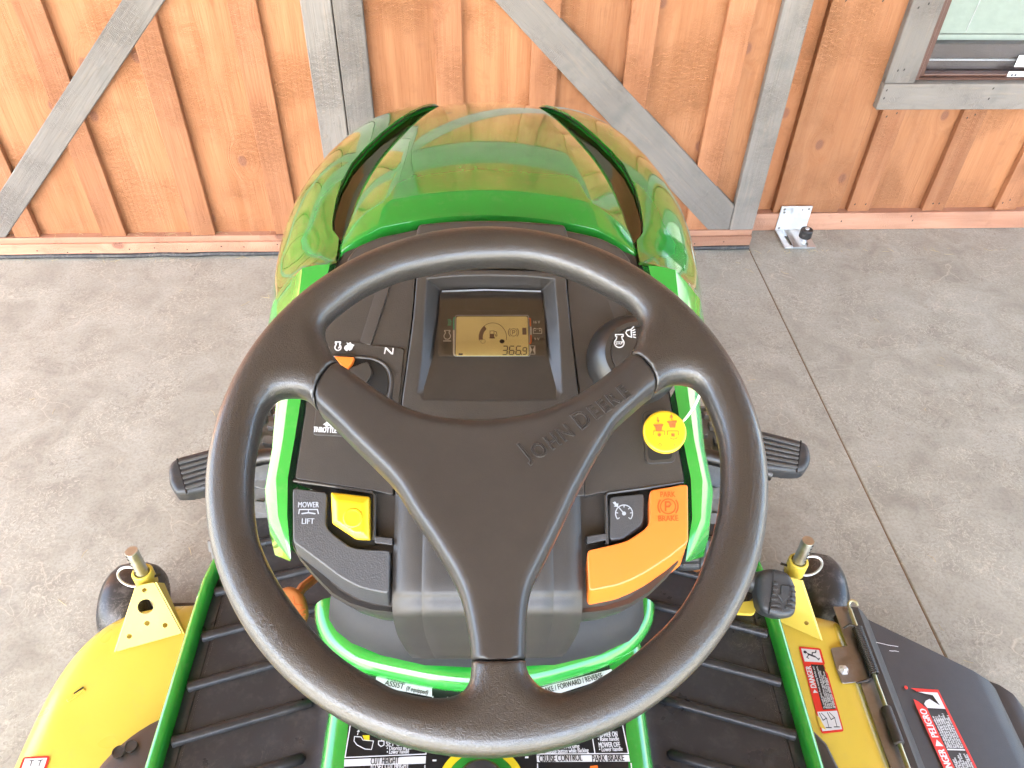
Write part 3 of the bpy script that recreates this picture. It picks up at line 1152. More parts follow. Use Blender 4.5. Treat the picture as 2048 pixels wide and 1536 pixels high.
# ---- hood -------------------------------------------------------------
def interp(tab, y):
    ys = [t[0] for t in tab]
    if y <= ys[0]:
        return tab[0][1]
    if y >= ys[-1]:
        return tab[-1][1]
    for i in range(len(ys) - 1):
        if ys[i] <= y <= ys[i + 1]:
            # monotone-ish cubic through neighbours
            p1, p2 = tab[i][1], tab[i + 1][1]
            h = ys[i + 1] - ys[i]
            m1 = (tab[i + 1][1] - tab[i - 1][1]) / (ys[i + 1] - ys[i - 1]) if i > 0 else (p2 - p1) / h
            m2 = (tab[i + 2][1] - tab[i][1]) / (ys[i + 2] - ys[i]) if i + 2 < len(ys) else (p2 - p1) / h
            t = (y - ys[i]) / h
            return (2 * t ** 3 - 3 * t * t + 1) * p1 + (t ** 3 - 2 * t * t + t) * h * m1 + (-2 * t ** 3 + 3 * t * t) * p2 + (t ** 3 - t * t) * h * m2


def z_crown(y):
    if y < 0.752:
        return 0.952 - (0.752 - y) * 0.22
    t = y - 0.752
    return 0.952 - 0.035 * t - 0.434 * t * t - max(0, t - 0.5) ** 2 * 6


HW = [(0.70, .1515), (0.738, .1535), (0.752, .150), (0.80, .149), (0.88, .144), (0.98, .124), (1.08, .099), (1.18, .080), (1.26, .068), (1.34, .058)]
XK = [(0.70, .112), (0.76, .106), (0.90, .095), (1.05, .083), (1.15, .076), (1.25, .066), (1.34, .056)]
EDROP = [(0.70, .022), (0.75, .029), (0.88, .029), (0.98, .024), (1.08, .014), (1.18, .011), (1.34, .010)]
ys = [0.715, 0.722, 0.732, 0.745, 0.752, 0.76, 0.78, 0.81, 0.85, 0.90, 0.95, 1.0, 1.05, 1.10, 1.14, 1.18, 1.21, 1.24, 1.27, 1.30, 1.33, 1.355, 1.37]
rings = []
for y in ys:
    hw, xk, ed_ = interp(HW, y), interp(XK, y), interp(EDROP, y)
    xk = min(xk, hw - 0.002)
    zc = z_crown(y)
    ring = []
    xs_ = [-hw, -(hw + xk) / 2, -xk, -xk * 0.97, -xk * .8, -xk * .55, -xk * .28, 0, xk * .28, xk * .55, xk * .8, xk * 0.97, xk, (hw + xk) / 2, hw]
    for x in xs_:
        ax = abs(x)
        dz = 0.006 * (min(ax, xk) / xk) ** 2 + (ed_ - 0.006) * max(0, (ax - xk) / (hw - xk)) ** 1.15
        k = max(0, 1 - (y - 0.715) / 0.35)
        ring.append(Vector((x, y - 0.030 * k * (ax / 0.15) ** 2, zc - dz)))
    # lip folded down at both edges into the channel
    for s, e in ((0, -1), (-1, 1)):
        p = ring[s]
        q = Vector((p.x + e * 0.003, p.y, p.z - 0.012))
        ring = [q] + ring if s == 0 else ring + [q]
    rings.append(ring)
# nose falls away
last = rings[-1]
for k, (dy, dz) in enumerate(((0.012, -0.03), (0.016, -0.08), (0.012, -0.2), (0.0, -0.36))):
    rings.append([Vector((p.x * 1.0, p.y + dy, p.z + dz)) for p in last])
rings = [[p + Vector((0, 0.004, -0.045)) for p in rings[0]], [p + Vector((0, -.0004, -0.005)) for p in rings[0]]] + rings
hood = MB().loft(rings).build('hood', M['green'], mower, sharp=14)
so = hood.modifiers.new('sub', 'SUBSURF')
so.levels = so.render_levels = 1

# channels between crown and flanks; a black strip paints in the shaded gap
OUT = [(0.70, .236), (0.80, .250), (0.90, .254), (1.0, .237), (1.1, .208), (1.2, .176), (1.27, .145), (1.34, .11)]
ZO = [(0.70, .835), (0.80, .828), (0.90, .828), (1.0, .845), (1.1, .850), (1.2, .825), (1.27, .785), (1.34, .70)]
LIPZ = [(0.70, .918), (0.80, .915), (0.88, .912), (0.98, .899), (1.08, .883), (1.18, .854), (1.26, .812), (1.34, .745)]
ysd = [0.685, 0.70, 0.72, 0.738, 0.752, 0.77, 0.81, 0.85, 0.90, 0.95, 1.0, 1.05, 1.10, 1.15, 1.19, 1.22, 1.25, 1.28, 1.31, 1.34]
for s in (-1, 1):
    cr = []
    for y in ysd:
        hw, zl = interp(HW, y), interp(LIPZ, y)
        w = interp([(0.685, .002), (0.738, .002), (0.752, .014), (0.80, .021), (0.95, .024), (1.08, .018), (1.18, .011), (1.34, .007)], y)
        yo = y - 0.028 * max(0, 1 - (y - 0.715) / 0.35)
        cr.append([Vector((s * (hw + 0.001), yo, zl - 0.012)), Vector((s * (hw + w * .5), yo, zl - 0.013)), Vector((s * (hw + w + .001), yo, zl - 0.010))])
    MB().loft(cr).build('hood_channel', M['gloss'], mower)
    sl = MB().tube([(r[2].x - s * 0.0015, r[2].y, r[2].z + 0.0065) for r in cr], 0.0007, 6)
    sl.build('hood_gap_strip', M['black'], mower)
    # flank: rear part runs back beside the dash
    inner = {-1: [(668, 533), (640, 640), (612, 790), (598, 880), (584, 962), (584, 1030), (592, 1118)],
             1: [(1289, 536), (1315, 640), (1341, 780), (1357, 880), (1374, 965), (1375, 1035), (1362, 1120)]}[s]
    fl = []
    for (u, v), off in zip(reversed(inner), (-0.012, -0.002, 0.004, 0.004, 0.004, 0.004, 0.004)):
        p = PB.pt(u, v, off)
        p.x += s * 0.0045
        e = {1118: 0.04, 1120: 0.04, 1030: 0.75, 1035: 0.75}.get(v, 1.0)
        P = [(0, 0), (0.006, -.0006), (0.0115, -.002), (0.0115, -.0021), (0.0175, -.0085), (0.0245, -.017), (0.0246, -.0172), (0.0285, -.04), (0.030, -.085), (0.020, -0.2 if v < 900 else -0.11 if e == 1 else -0.055)]
        wf = {533: 2.45, 536: 2.45, 640: 1.75, 790: 1.15, 780: 1.15}.get(v, 1.0)
        fl.append([Vector((p.x + s * a * e * wf, p.y + (0.004 if e == 1 else 0), p.z + b * e * (wf if b > -.08 else 1))) for a, b in P])
    for y in ysd[1:]:
        hw, zl = interp(HW, y), interp(LIPZ, y)
        w = interp([(0.685, .002), (0.738, .002), (0.752, .014), (0.80, .021), (0.95, .024), (1.08, .018), (1.18, .011), (1.34, .007)], y)
        yo = y - 0.028 * max(0, 1 - (y - 0.715) / 0.35)
        xi, xo, zo = hw + w, interp(OUT, y) + 0.006, interp(ZO, y)
        zb = zo - 0.045
        R = [Vector((s * xi, yo, zl - 0.004)), Vector((s * (xi + .001), yo, zl))]
        for t in (11, 22, 34, 46, 58, 70, 84):
            tt = rad(t)
            R.append(Vector((s * (xi + (xo - xi) * math.sin(tt)), yo, zl - (zl - zb) * (1 - math.cos(tt)))))
        R = R + [Vector((s * (xo + 0.002), yo, zb - 0.16))]
        fl.append(R)
    fl.append([Vector((p.x * 0.55, p.y + 0.02, p.z - 0.12)) for p in fl[-1]])
    MB().loft(fl).build('hood_flank', M['green'], mower, sharp=24)

# ---- dash console -------------------------------------------------------
body_px = [(668, 533), (645, 628), (611, 796), (586, 962), (700, 1010), (1250, 1010), (1372, 965), (1340, 778), (1314, 655), (1288, 536), (1266, 502), (1240, 476), (1190, 461), (1135, 449), (1050, 440), (970, 437), (890, 440), (835, 449), (770, 462), (715, 480), (688, 503)]
console = MB().prism(PB.pts(body_px, -0.017), NB * -0.05).build('dash_console', M['plastic'], mower, bevel=0.003, seg=3)


def dpart(mb, name, mat, **k):
    return mb.build(name, mat, console, **k)


# cowl along the hood with its raised middle block
cowl = [(690, 520), (712, 492), (760, 472), (840, 457), (970, 445), (1125, 457), (1200, 474), (1242, 494), (1266, 525), (1245, 560), (1130, 520), (970, 510), (830, 520), (715, 560)]
dpart(MB().prism(px_round(cowl, PB, 0.007, 0.006), NB * -0.03), 'dash_cowl', M['plastic'], bevel=0.004, seg=3)
blk = [(836, 447), (900, 441), (970, 439), (1045, 441), (1130, 448), (1138, 474), (1146, 500), (1120, 520), (830, 520), (820, 500), (830, 474)]
dpart(MB().prism(px_round(blk, PB, 0.017, 0.004), NB * -0.04), 'cowl_block', M['plastic'], bevel=0.004, seg=3)

# side panels of the dash (seams are the gaps between them)
lp = [(700, 545), (830, 545), (828, 600), (815, 712), (801, 812), (786, 990), (752, 982), (590, 957), (614, 800), (649, 640), (672, 560)]
dpart(MB().prism(px_round(lp, PB, 0.004, 0.003), NB * -0.03), 'dash_side_panel', M['plastic'], bevel=0.0012, seg=2)
rp = [(1134, 545), (1262, 545), (1285, 560), (1310, 650), (1337, 785), (1369, 962), (1300, 972), (1205, 985), (1170, 992), (1163, 812), (1150, 712), (1138, 620)]
dpart(MB().prism(px_round(rp, PB, 0.004, 0.003), NB * -0.03), 'dash_side_panel', M['plastic'], bevel=0.0012, seg=2)
# faint raised creases running down the side panels
for (a, b, c, d) in (((760, 548), (788, 548), (742, 690), (716, 690)), ((1195, 548), (1222, 548), (1262, 640), (1232, 650))):
    q = PB.pts([a, b, c, d], 0.0075)
    q[0] = PB.pt(*a, 0.0042)
    q[3] = PB.pt(*d, 0.0042)
    dpart(MB().prism(q, NB * -0.006), 'panel_crease', M['plastic'], bevel=0.002, seg=2)

# instrument pod: raised frame with a tray sinking towards the top
OT = 0.010
outer = [(834, 545), (900, 541), (970, 539), (1060, 541), (1131, 545), (1140, 640), (1149, 720), (1158, 800), (1170, 992), (980, 995), (790, 992), (804, 800), (815, 720), (826, 640)]
inner = [(853, 558), (905, 553), (970, 551), (1055, 553), (1109, 558), (1117, 640), (1122, 720), (1126, 786), (1116, 803), (980, 805), (844, 803), (834, 786), (842, 720), (848, 640)]
ftop = [(882, 581), (915, 579), (970, 578), (1045, 579), (1082, 581), (1088, 645), (1096, 712), (1112, 775), (1112, 797), (980, 799), (848, 797), (848, 775), (866, 712), (876, 645)]
foff = [-.014, -.014, -.014, -.014, -.014, -.008, -.001, .006, .0085, .0085, .0085, .006, -.001, -.008]
ro, ri = PB.pts(outer, OT), PB.pts(inner, OT)
# tray floor is one plane
f1, f2, f3 = PB.pt(882, 581, -.014), PB.pt(1082, 581, -.014), PB.pt(980, 799, .0085)
PF = Plane(f1, (f2 - f1).cross(f3 - f1).normalized())
if PF.n.z < 0:
    PF = Plane(f1, -PF.n)
rf = PF.pts(ftop)
n = len(outer)
rb = PB.pts(outer, -0.024)
V = rb + ro + ri + rf
F = []
for k in range(n):
    j = (k + 1) % n
    F += [(k, j, n + j, n + k), (n + k, n + j, 2 * n + j, 2 * n + k), (2 * n + k, 2 * n + j, 3 * n + j, 3 * n + k)]
pod = MB().add(V, F)
dpart(pod, 'instrument_pod', M['plastic'], bevel=0.0016, seg=2, sharp=40)
dpart(MB().prism(rf, PF.n * -0.001), 'display_tray', M['tray'])
NF = PF.n
FX, FY = PF.axes()
lens_px = [(880, 585), (1085, 585), (1090, 640), (1092, 712), (876, 712), (878, 640)]
dpart(MB().prism(px_round(lens_px, PF, 0.0006, 0.003), NF * -0.0004), 'display_backing', M['tray'])
lens = px_round(lens_px, PF, 0.0036, 0.003)
dpart(MB().prism(lens, NF * -0.0012), 'display_lens', M['lens'])
# highlight along the top rim of the lens, painted as a pale strip
dpart(MB().ribbon(PF.pts([(884, 583), (970, 580), (1082, 583)], 0.0030), NF, 0.0018), 'lens_edge_glint', M['greyprint'])
lcd_px = [(913, 633), (1055, 633), (1058, 711), (911, 711)]
lcd = MB().prism(px_round(lcd_px, PF, 0.0016, 0.002), NF * -0.0008)
dpart(lcd, 'lcd_screen', M['lcd'])
dpart(MB().ribbon(round_poly(PF.pts([(911, 631), (1057, 631), (1060, 713), (909, 713)], 0.0017), .002), NF, 0.0007, closed=True), 'lcd_border', M['greyprint'])
dpart(MB().ribbon(round_poly(PF.pts([(933, 589), (1037, 589), (1039, 622), (931, 622)], 0.0012), .006), NF, 0.0006, closed=True), 'indicator_window', M['lever'])
LO = 0.0018


def fp(u, v):
    return PF.pt(u, v, LO)


def arc_px(cu, cv, ru, rv, a0, a1, n=18):
    return [(cu + ru * math.cos(rad(a0 + (a1 - a0) * k / n)), cv - rv * math.sin(rad(a0 + (a1 - a0) * k / n))) for k in range(n + 1)]


S = 0.000412 * 1.0       # metres per pixel on the display
ink = MB()
ink.ribbon([fp(*p) for p in arc_px(985.5, 675, 27.5, 29, 193, -10, 24)], NF, 0.0005)
ink.ribbon([fp(*p) for p in [(959, 679), (962, 678)]], NF, 0.0012)
g_o, g_i = arc_px(985.5, 675, 27, 29, 190, 128, 8), arc_px(985.5, 675, 20, 21, 190, 128, 8)
for k in range(8):
    ink.flat([fp(*g_o[k]), fp(*g_o[k + 1]), fp(*g_i[k + 1]), fp(*g_i[k])], NF)
# pump
ink.flat([fp(*p) for p in [(980, 668), (988, 668), (988, 675), (980, 675)]], NF)
ink.ribbon([fp(*p) for p in [(980, 662), (988, 662), (988, 675), (980, 675)]], NF, .0005, closed=True)
ink.flat([fp(*p) for p in [(979, 675), (990, 675), (990, 677), (979, 677)]], NF)
ink.ribbon([fp(*p) for p in [(989, 663), (993, 664), (994, 672), (992, 673), (990, 668)]], NF, .0006)
# parking brake symbol and bar
ink.ribbon([fp(*p) for p in arc_px(1027, 665, 7.2, 7.6, 0, 360, 20)[:-1]], NF, .0005, closed=True)
ink.ribbon([fp(*p) for p in arc_px(1027, 665, 10.3, 10.6, 130, 230, 8)], NF, .0006)
ink.ribbon([fp(*p) for p in arc_px(1027, 665, 10.3, 10.6, -50, 50, 8)], NF, .0006)
ink.ribbon([fp(*p) for p in [(1025, 669), (1025, 661), (1028.5, 661), (1030, 663), (1028.5, 665.5), (1025, 665.5)]], NF, .0006)
ink.flat([fp(*p) for p in [(1044.5, 656), (1052.5, 656), (1053, 669.5), (1045, 669.5)]], NF)
dpart(ink, 'lcd_symbols', M['lcdink'])
ink2 = MB()
ink3 = MB()
ink3.flat([fp(*p) for p in arc_px(1004, 683, 5, 4.2, 0, 360, 16)[:-1]], NF)
ink3.ribbon([fp(*p) for p in arc_px(966, 683, 4.6, 4, 0, 360, 16)[:-1]], NF, .00025, closed=True)
ink3.flat([fp(*p) for p in [(917, 707), (925.5, 707), (925.5, 710.5), (917, 710.5)]], NF)


def seg7(mb, u, v, w, h, segs, plane_pt, nrm, sw):
    """seven segment digit, top-left at u,v in display coordinates, slanted"""
    sl = 0.10
    def q(a, b):
        return plane_pt(u + a * w + (1 - b) * h * sl, v + b * h)
    P = {'a': ((.08, 0), (.92, 0)), 'b': ((1, .05), (1, .46)), 'c': ((1, .54), (1, .95)), 'd': ((.08, 1), (.92, 1)), 'e': ((0, .54), (0, .95)), 'f': ((0, .05), (0, .46)), 'g': ((.08, .5), (.92, .5))}
    for s_ in segs:
        a, b = P[s_]
        mb.ribbon([q(*a), q(*b)], nrm, sw)


for u, segs in ((1004.5, 'abgcd'), (1018, 'afgecd'), (1031.5, 'afgecd')):
    seg7(ink2, u, 692.5, 9.2, 17, segs, fp, NF, 0.0009)
seg7(ink2, 1045, 695.5, 7.2, 13.5, 'abcdfg', fp, NF, 0.0008)
ink2.flat([fp(*p) for p in [(1041.5, 707.5), (1043.5, 707.5), (1043.5, 709.8), (1041.5, 709.8)]], NF)
dpart(ink2, 'hour_reading', M['lcdblack'])
dpart(ink3, 'lcd_marks', M['lcdblack'])
# scale bars either side
b1 = MB().ribbon([fp(*p) for p in [(911, 635), (908.5, 636), (907.5, 640), (907.5, 659.5)]], NF, 0.0014)
dpart(b1, 'scale_bar', M['tealprint'])
b2 = MB().ribbon([fp(*p) for p in [(907.5, 660), (907.3, 706), (908.3, 710), (911, 711)]], NF, 0.0014)
dpart(b2, 'scale_bar', M['white'])
dpart(MB().ribbon([fp(*p) for p in [(1061.5, 653.5), (1062, 670)]], NF, 0.0014), 'scale_bar', M['white'])
b3 = MB().ribbon([fp(*p) for p in [(1058, 636.5), (1060.5, 638), (1061, 653)]], NF, 0.0014)
dpart(b3, 'scale_bar', M['orprint'])
b3 = MB().ribbon([fp(*p) for p in [(1062, 670.5), (1062, 684), (1061, 687), (1058.5, 687.5)]], NF, 0.0014)
dpart(b3, 'scale_bar', M['orprint'])
ic = MB()
# engine outline
def engine(mb, P, cu, cv, r, nrm, w):
    pts = [(cu + r * math.cos(rad(a)), cv - r * math.sin(rad(a)) * 0.95) for a in range(-230, 51, 20)]
    pts += [(cu + .55 * r, cv - 1.05 * r), (cu + .55 * r, cv - 1.35 * r), (cu + .8 * r, cv - 1.35 * r), (cu + .8 * r, cv - 1.75 * r), (cu - .8 * r, cv - 1.75 * r), (cu - .8 * r, cv - 1.35 * r), (cu - .55 * r, cv - 1.35 * r), (cu - .55 * r, cv - 1.05 * r)]
    mb.ribbon([P(*p) for p in pts], nrm, w, closed=True)
engine(ic, fp, 894.5, 672.5, 6.6, NF, 0.0007)
letter('n/min', 0.0034, fp(894.5, 682), FX, NF, M['white'], console, bold=0.03)
letter('16 V', 0.0044, fp(1073, 645), FX, NF, M['white'], console, bold=0.04, xscale=.85)
letter('9 V', 0.0044, fp(1073.5, 679), FX, NF, M['white'], console, bold=0.04, xscale=.85)
ic.ribbon([fp(*p) for p in [(1066.5, 658), (1083.5, 658), (1083.5, 667), (1066.5, 667)]], NF, .0006, closed=True)
ic.flat([fp(*p) for p in [(1068, 656), (1071, 656), (1071, 658), (1068, 658)]], NF)
ic.flat([fp(*p) for p in [(1078.5, 656), (1081.5, 656), (1081.5, 658), (1078.5, 658)]], NF)
ic.ribbon([fp(1068.5, 661.5), fp(1072, 661.5)], NF, .0005)
ic.ribbon([fp(1077.5, 661.5), fp(1081.5, 661.5)], NF, .0005)
ic.ribbon([fp(1079.5, 659.7), fp(1079.5, 663.3)], NF, .0005)
ic.ribbon([fp(*p) for p in [(1059.5, 692), (1070, 692), (1070, 708.5), (1059.5, 708.5)]], NF, .0006, closed=True)
for tri in ([(1060, 692), (1060, 708), (1064.3, 700)], [(1069.6, 692), (1069.6, 708), (1065.3, 700)]):
    ic.flat([fp(*p) for p in tri], NF)
dpart(ic, 'display_print', M['white'])
tp = MB()
for k in range(3):
    tp.ribbon([fp(896 + k * 2.4, 638 + k * .3), fp(897 + k * 2.4, 646), fp(896.5 + k * 2.4, 650)], NF, .0005)
tp.ribbon([fp(895, 650.5), fp(902.5, 650.5)], NF, .0006)
tp.ribbon([fp(900, 641), fp(903, 644)], NF, .0005)
dpart(tp, 'display_print', M['tealprint'])

# ---- throttle quadrant on the left panel
pan = [(657, 694), (672, 686), (700, 683), (722, 684), (744, 690), (812, 697), (806, 770), (800, 812), (790, 900), (640, 880), (640, 760)]
TQ = 0.0062
dpart(MB().prism(px_round([(659, 690), (676, 684), (718, 683), (740, 689), (809, 696), (802, 770), (797, 815), (700, 873), (625, 870), (634, 800)], PB, TQ, 0.004), NB * -0.006), 'throttle_panel', M['plastic'], bevel=0.0012, seg=2)
slot = [(664, 714), (716, 716), (752, 722), (772, 738), (778, 765), (774, 790), (716, 845), (640, 810), (640, 760)]
dpart(MB().prism(px_round(slot, PB, TQ + 0.0006, 0.006), NB * -0.001), 'throttle_slot', M['black'], bevel=0.0004, seg=1)
dpart(MB().tube(catmull(PB.pts([(664, 712), (716, 714), (754, 720), (777, 738), (783, 765), (778, 800)], TQ + .0005), 5), 0.0018, 8), 'slot_rim', M['plastic'])
thr = [(668, 712), (708, 714), (704, 726), (692, 740), (684, 732)]
dpart(MB().prism(PB.pts(thr, TQ + 0.010), NB * -0.008), 'throttle_lever_tip', M['orange'], bevel=0.0008, seg=2)
dpart(MB().prism(px_round([(700, 735), (736, 722), (745, 745), (728, 775), (716, 782), (690, 745)], PB, TQ + 0.006, 0.003), NB * -0.006), 'throttle_lever', M['plastic_fine'], bevel=0.001, seg=2)


def tq(u, v):
    return PB.pt(u, v, TQ + .0003)


ti = MB()
engine(ti, tq, 676, 695, 6.2, NB, 0.0011)
ti.ribbon([tq(677, 697), tq(680, 692)], NB, .0012)
# hare
ti.flat([tq(*p) for p in [(688, 697), (690, 692), (695, 690), (693, 684), (697, 687), (701, 684), (703, 688), (709, 690), (706, 694), (704, 699), (699, 702), (697, 699), (694, 703), (691, 701)]], NB)
# choke symbol
ti.ribbon([tq(769, 708), tq(771.5, 695)], NB, .0011)
ti.ribbon([tq(785, 709), tq(786.5, 696)], NB, .0011)
ti.ribbon([tq(772, 696), tq(784, 708)], NB, .0015)
dpart(ti, 'printed_symbols', M['white'])
lab = MB()
letter('THROTTLE', 0.0072, PB.pt(650.5, 860.5, TQ + .0004), EX * 1.0 + EY * -0.05, NB, M['white'], console, bold=0.06, fit=0.0215)
lab.flat([tq(*p) for p in [(646, 849), (651, 846), (654, 842), (658, 841), (663, 845), (669, 850), (664, 851), (664, 855), (661, 855), (660, 852), (655, 852), (655, 855), (652, 855), (651, 851)]], NB)
dpart(lab, 'printed_symbols', M['white'])

# ---- key switch on the right panel
kc = PB.pt(1276, 706, 0.030)
kb = kc - NB * 0.0225
mb = MB()
mb.lathe(kb, NB, [(0.0460, -0.006), (0.0445, 0.002), (0.0380, 0.0165), (0.0310, 0.0222), (0.0265, 0.0222), (0.0262, 0.0200), (0.001, 0.0200)], 48)
dpart(mb, 'key_switch_housing', M['plastic_fine'], sharp=38)
mb = MB().lathe(kb + NB * 0.0202, NB, [(0.0248, 0), (0.0248, 0.0016), (0.0240, 0.0022), (0.001, 0.0022)], 44)
dpart(mb, 'key_switch_face', M['plastic_fine'], sharp=38)
KP = Plane(kb + NB * 0.0225, NB)
mb = MB().lathe(KP.pt(1283, 711), NB, [(0.0105, 0), (0.0105, 0.0012), (0.0085, 0.002), (0.0085, 0.0008), (0.001, 0.0008)], 30)
dpart(mb, 'key_barrel', M['plastic_fine'], sharp=38)
dpart(MB().prism(KP.pts([(1265, 701), (1268, 698), (1274, 700), (1272, 705)], 0.0022), NB * -0.001), 'key_slot', M['brass'])
ks = MB()
engine(ks, KP.pt, 1238.5, 686, 9.6, NB, 0.0010)
letter('STOP', 0.0046, KP.pt(1238.5, 686.5), EX + EY * 0.08, NB, M['white'], console, bold=0.04, fit=0.0066)
hl = [(1262, 659), (1254, 661), (1251.5, 666), (1256, 672), (1263, 674.5)]
ks.ribbon([KP.pt(*p) for p in hl], NB, .0011, closed=True)
for (a, b) in (((1263, 658), (1268, 653)), ((1264, 662), (1270, 659)), ((1265, 666), (1271, 664)), ((1265.5, 670), (1272, 669.5)), ((1266, 674), (1272, 675.5))):
    ks.ribbon([KP.pt(*a), KP.pt(*b)], NB, .0011)
dpart(ks, 'printed_symbols', M['white'])

# ---- power take-off knob
rec = [(1284, 822), (1338, 818), (1347, 870), (1352, 925), (1291, 928), (1287, 870)]
dpart(MB().prism(px_round(rec, PB, 0.0065, 0.006), NB * -0.006), 'knob_recess_rim', M['plastic_fine'], bevel=0.0012, seg=2)
dpart(MB().prism(px_round([(1290, 829), (1334, 826), (1342, 870), (1345, 918), (1297, 921), (1293, 870)], PB, 0.0068, 0.005), NB * -0.003), 'knob_recess', M['black'])
KN = PB.up(0.036)
kcen = KN.pt(1330.5, 863)
dpart(MB().lathe(kcen - NB * 0.034, NB, [(0.008, 0), (0.008, 0.018), (0.011, 0.0225)], 24), 'knob_stem', M['ylwplastic'])
knob = MB().lathe(kcen - NB * 0.011, NB, [(0.011, 0), (0.0185, 0.003), (0.0199, 0.007), (0.0197, 0.0095), (0.0188, 0.0107), (0.017, 0.0110), (0.001, 0.0111)], 48)
dpart(knob, 'power_take_off_knob', M['ylwplastic'], sharp=50)


def kp(u, v):
    return KN.pt(u, v, 0.0004)


ki = MB()
for (cx, cy, tri, fill) in ((1317, 0, 1, 0), (1344.5, -5, -1, 1)):
    # arrow
    if tri == 1:
        ki.ribbon([kp(cx - 1.5, 834), kp(cx - 1, 841)], NB, .0008)
        ki.flat([kp(cx - 4, 840), kp(cx + 2.5, 840), kp(cx - .5, 846)], NB)
        y0 = 849
    else:
        ki.ribbon([kp(cx - 1.5, 840), kp(cx - 1.5, 833)], NB, .0008)
        ki.flat([kp(cx - 5.5, 836), kp(cx + 2, 835), kp(cx - 2, 828)], NB)
        y0 = 842.5
    ki.flat([kp(cx - 11, y0), kp(cx + 10, y0 - 1), kp(cx + 8, y0 + 4), kp(cx - 8, y0 + 4.5)], NB)
    ki.flat([kp(cx - 7, y0 + 4.5), kp(cx + 7, y0 + 4), kp(cx + 6, y0 + 13), kp(cx - 5, y0 + 13)], NB)
    yb = 862
    ki.ribbon([kp(cx - 9.5, yb + 9), kp(cx - 9.5, yb), kp(cx + 12, yb), kp(cx + 12, yb + 9)], NB, .0006)
    star = []
    for k in range(16):
        r_ = 5.4 if k % 2 == 0 else 2.5
        star.append(kp(cx + 1.5 + r_ * math.cos(k * math.pi / 8), yb + 8 + r_ * math.sin(k * math.pi / 8)))
    ki.flat(star, NB)
ki.ribbon([kp(*p) for p in arc_px(1347, 872, 8.5, 6.5, 205, 335, 8)], NB, .0006)
ki.ribbon([kp(*p) for p in arc_px(1320, 890, 2.8, 2.8, 0, 360, 10)[:-1]], NB, .0005, closed=True)
ki.ribbon([kp(1349.5, 886.5), kp(1349.5, 893.5)], NB, .0006)
dpart(ki, 'printed_symbols', M['amber'])
# white tie hanging from the knob stem to under the rim
dpart(MB().tube(catmull([KN.pt(1362, 845, -0.01), KN.pt(1372, 836, 0.0), KN.pt(1385, 818, 0.006), KN.pt(1395, 800, 0.008), KN.pt(1401, 780, 0.010), KN.pt(1402, 745, 0.0), KN.pt(1380, 720, -0.03)], 5), 0.0012, 7), 'white_tie', M['cord'])

# ---- lower console bowl under the levers
rim = [(585, 980), (585, 1088), (598, 1112), (630, 1150), (665, 1186), (700, 1206), (742, 1219), (800, 1226), (980, 1232), (1160, 1226), (1215, 1220), (1262, 1206), (1300, 1182), (1335, 1148), (1364, 1110), (1374, 1085), (1374, 980)]
top = PB.pts(rim, -0.010)
def ringdown(dz, sc_, dy):
    return [Vector((p.x * sc_, p.y + dy, p.z - dz)) for p in top]
mb = MB().loft([[p + Vector((0, 0.004, 0)) + Vector((-math.copysign(.004, p.x), 0, 0)) for p in top], top, ringdown(0.006, 1.0, -0.0005), ringdown(0.045, 0.965, 0.016), ringdown(0.072, 0.90, 0.032), ringdown(0.080, 0.70, 0.07), ringdown(0.082, 0.40, 0.11)])
o = dpart(mb, 'console_bowl', M['plastic'], sharp=45)
bm_cap = MB().prism(PB.pts(rim, -0.0125), NB * -0.001)
dpart(bm_cap, 'bowl_floor', M['plastic'])

# steering column cover: profile in y,z swept across
def column(name, xw, lift, zlow, y_sh):
    p0 = PB.pt(980, 975, lift)
    p1 = PB.pt(980, 1160, lift)
    p2 = PB.pt(980, 1196, lift - 0.003)
    prof = [(p0.y, p0.z), (p1.y, p1.z), (p2.y, p2.z)]
    q = Vector((0, p2.y, p2.z))
    prof += [(q.y - 0.008, q.z - 0.010), (q.y - 0.009, q.z - 0.024), (q.y - 0.006, q.z - 0.065), (q.y + 0.004, q.z - 0.118), (q.y + 0.05, q.z - 0.124)]
    rings = []
    N = 14
    cen = []
    for (y, z), k in zip(prof, range(len(prof))):
        tp = 1.0 if k < 5 else (0.97 if k == 5 else 0.84 if k == 6 else 0.80)
        row = []
        for i in range(N + 1):
            t = -1 + 2 * i / N
            e = max(0, abs(t) - 0.86) / 0.14
            s_ = 0.010 * e ** 2.2
            row.append(Vector((xw * t * tp, y + s_ * 0.545, z - s_ * .84)))
        row = [row[0] + Vector((0, 0.02, -0.03))] + row + [row[-1] + Vector((0, 0.02, -0.03))]
        rings.append(row)
    fine = []
    M_ = len(rings[0])
    cols = [catmull([r[c] for r in rings], 4) for c in range(M_)]
    for k in range(len(cols[0])):
        fine.append([cols[c][k] for c in range(M_)])
    return dpart(MB().loft(fine), name, M['column'], sharp=50)


xw1 = abs(PB.pt(787, 1050, .006).x)
xw2 = abs(PB.pt(830, 1050, .012).x)
column('column_cover', xw1, 0.010, 0, 0)
column('column_cover_crown', xw2, 0.0125, 0, 0)
# steering shaft boot between cover and wheel
dpart(MB().lathe((0, 0.415, 0.830), (0, -math.sin(rad(19.5)), math.cos(rad(19.5))), [(0.045, 0), (0.042, 0.05), (0.036, 0.09), (0.030, 0.13)], 32), 'steering_shaft', M['plastic_fine'])
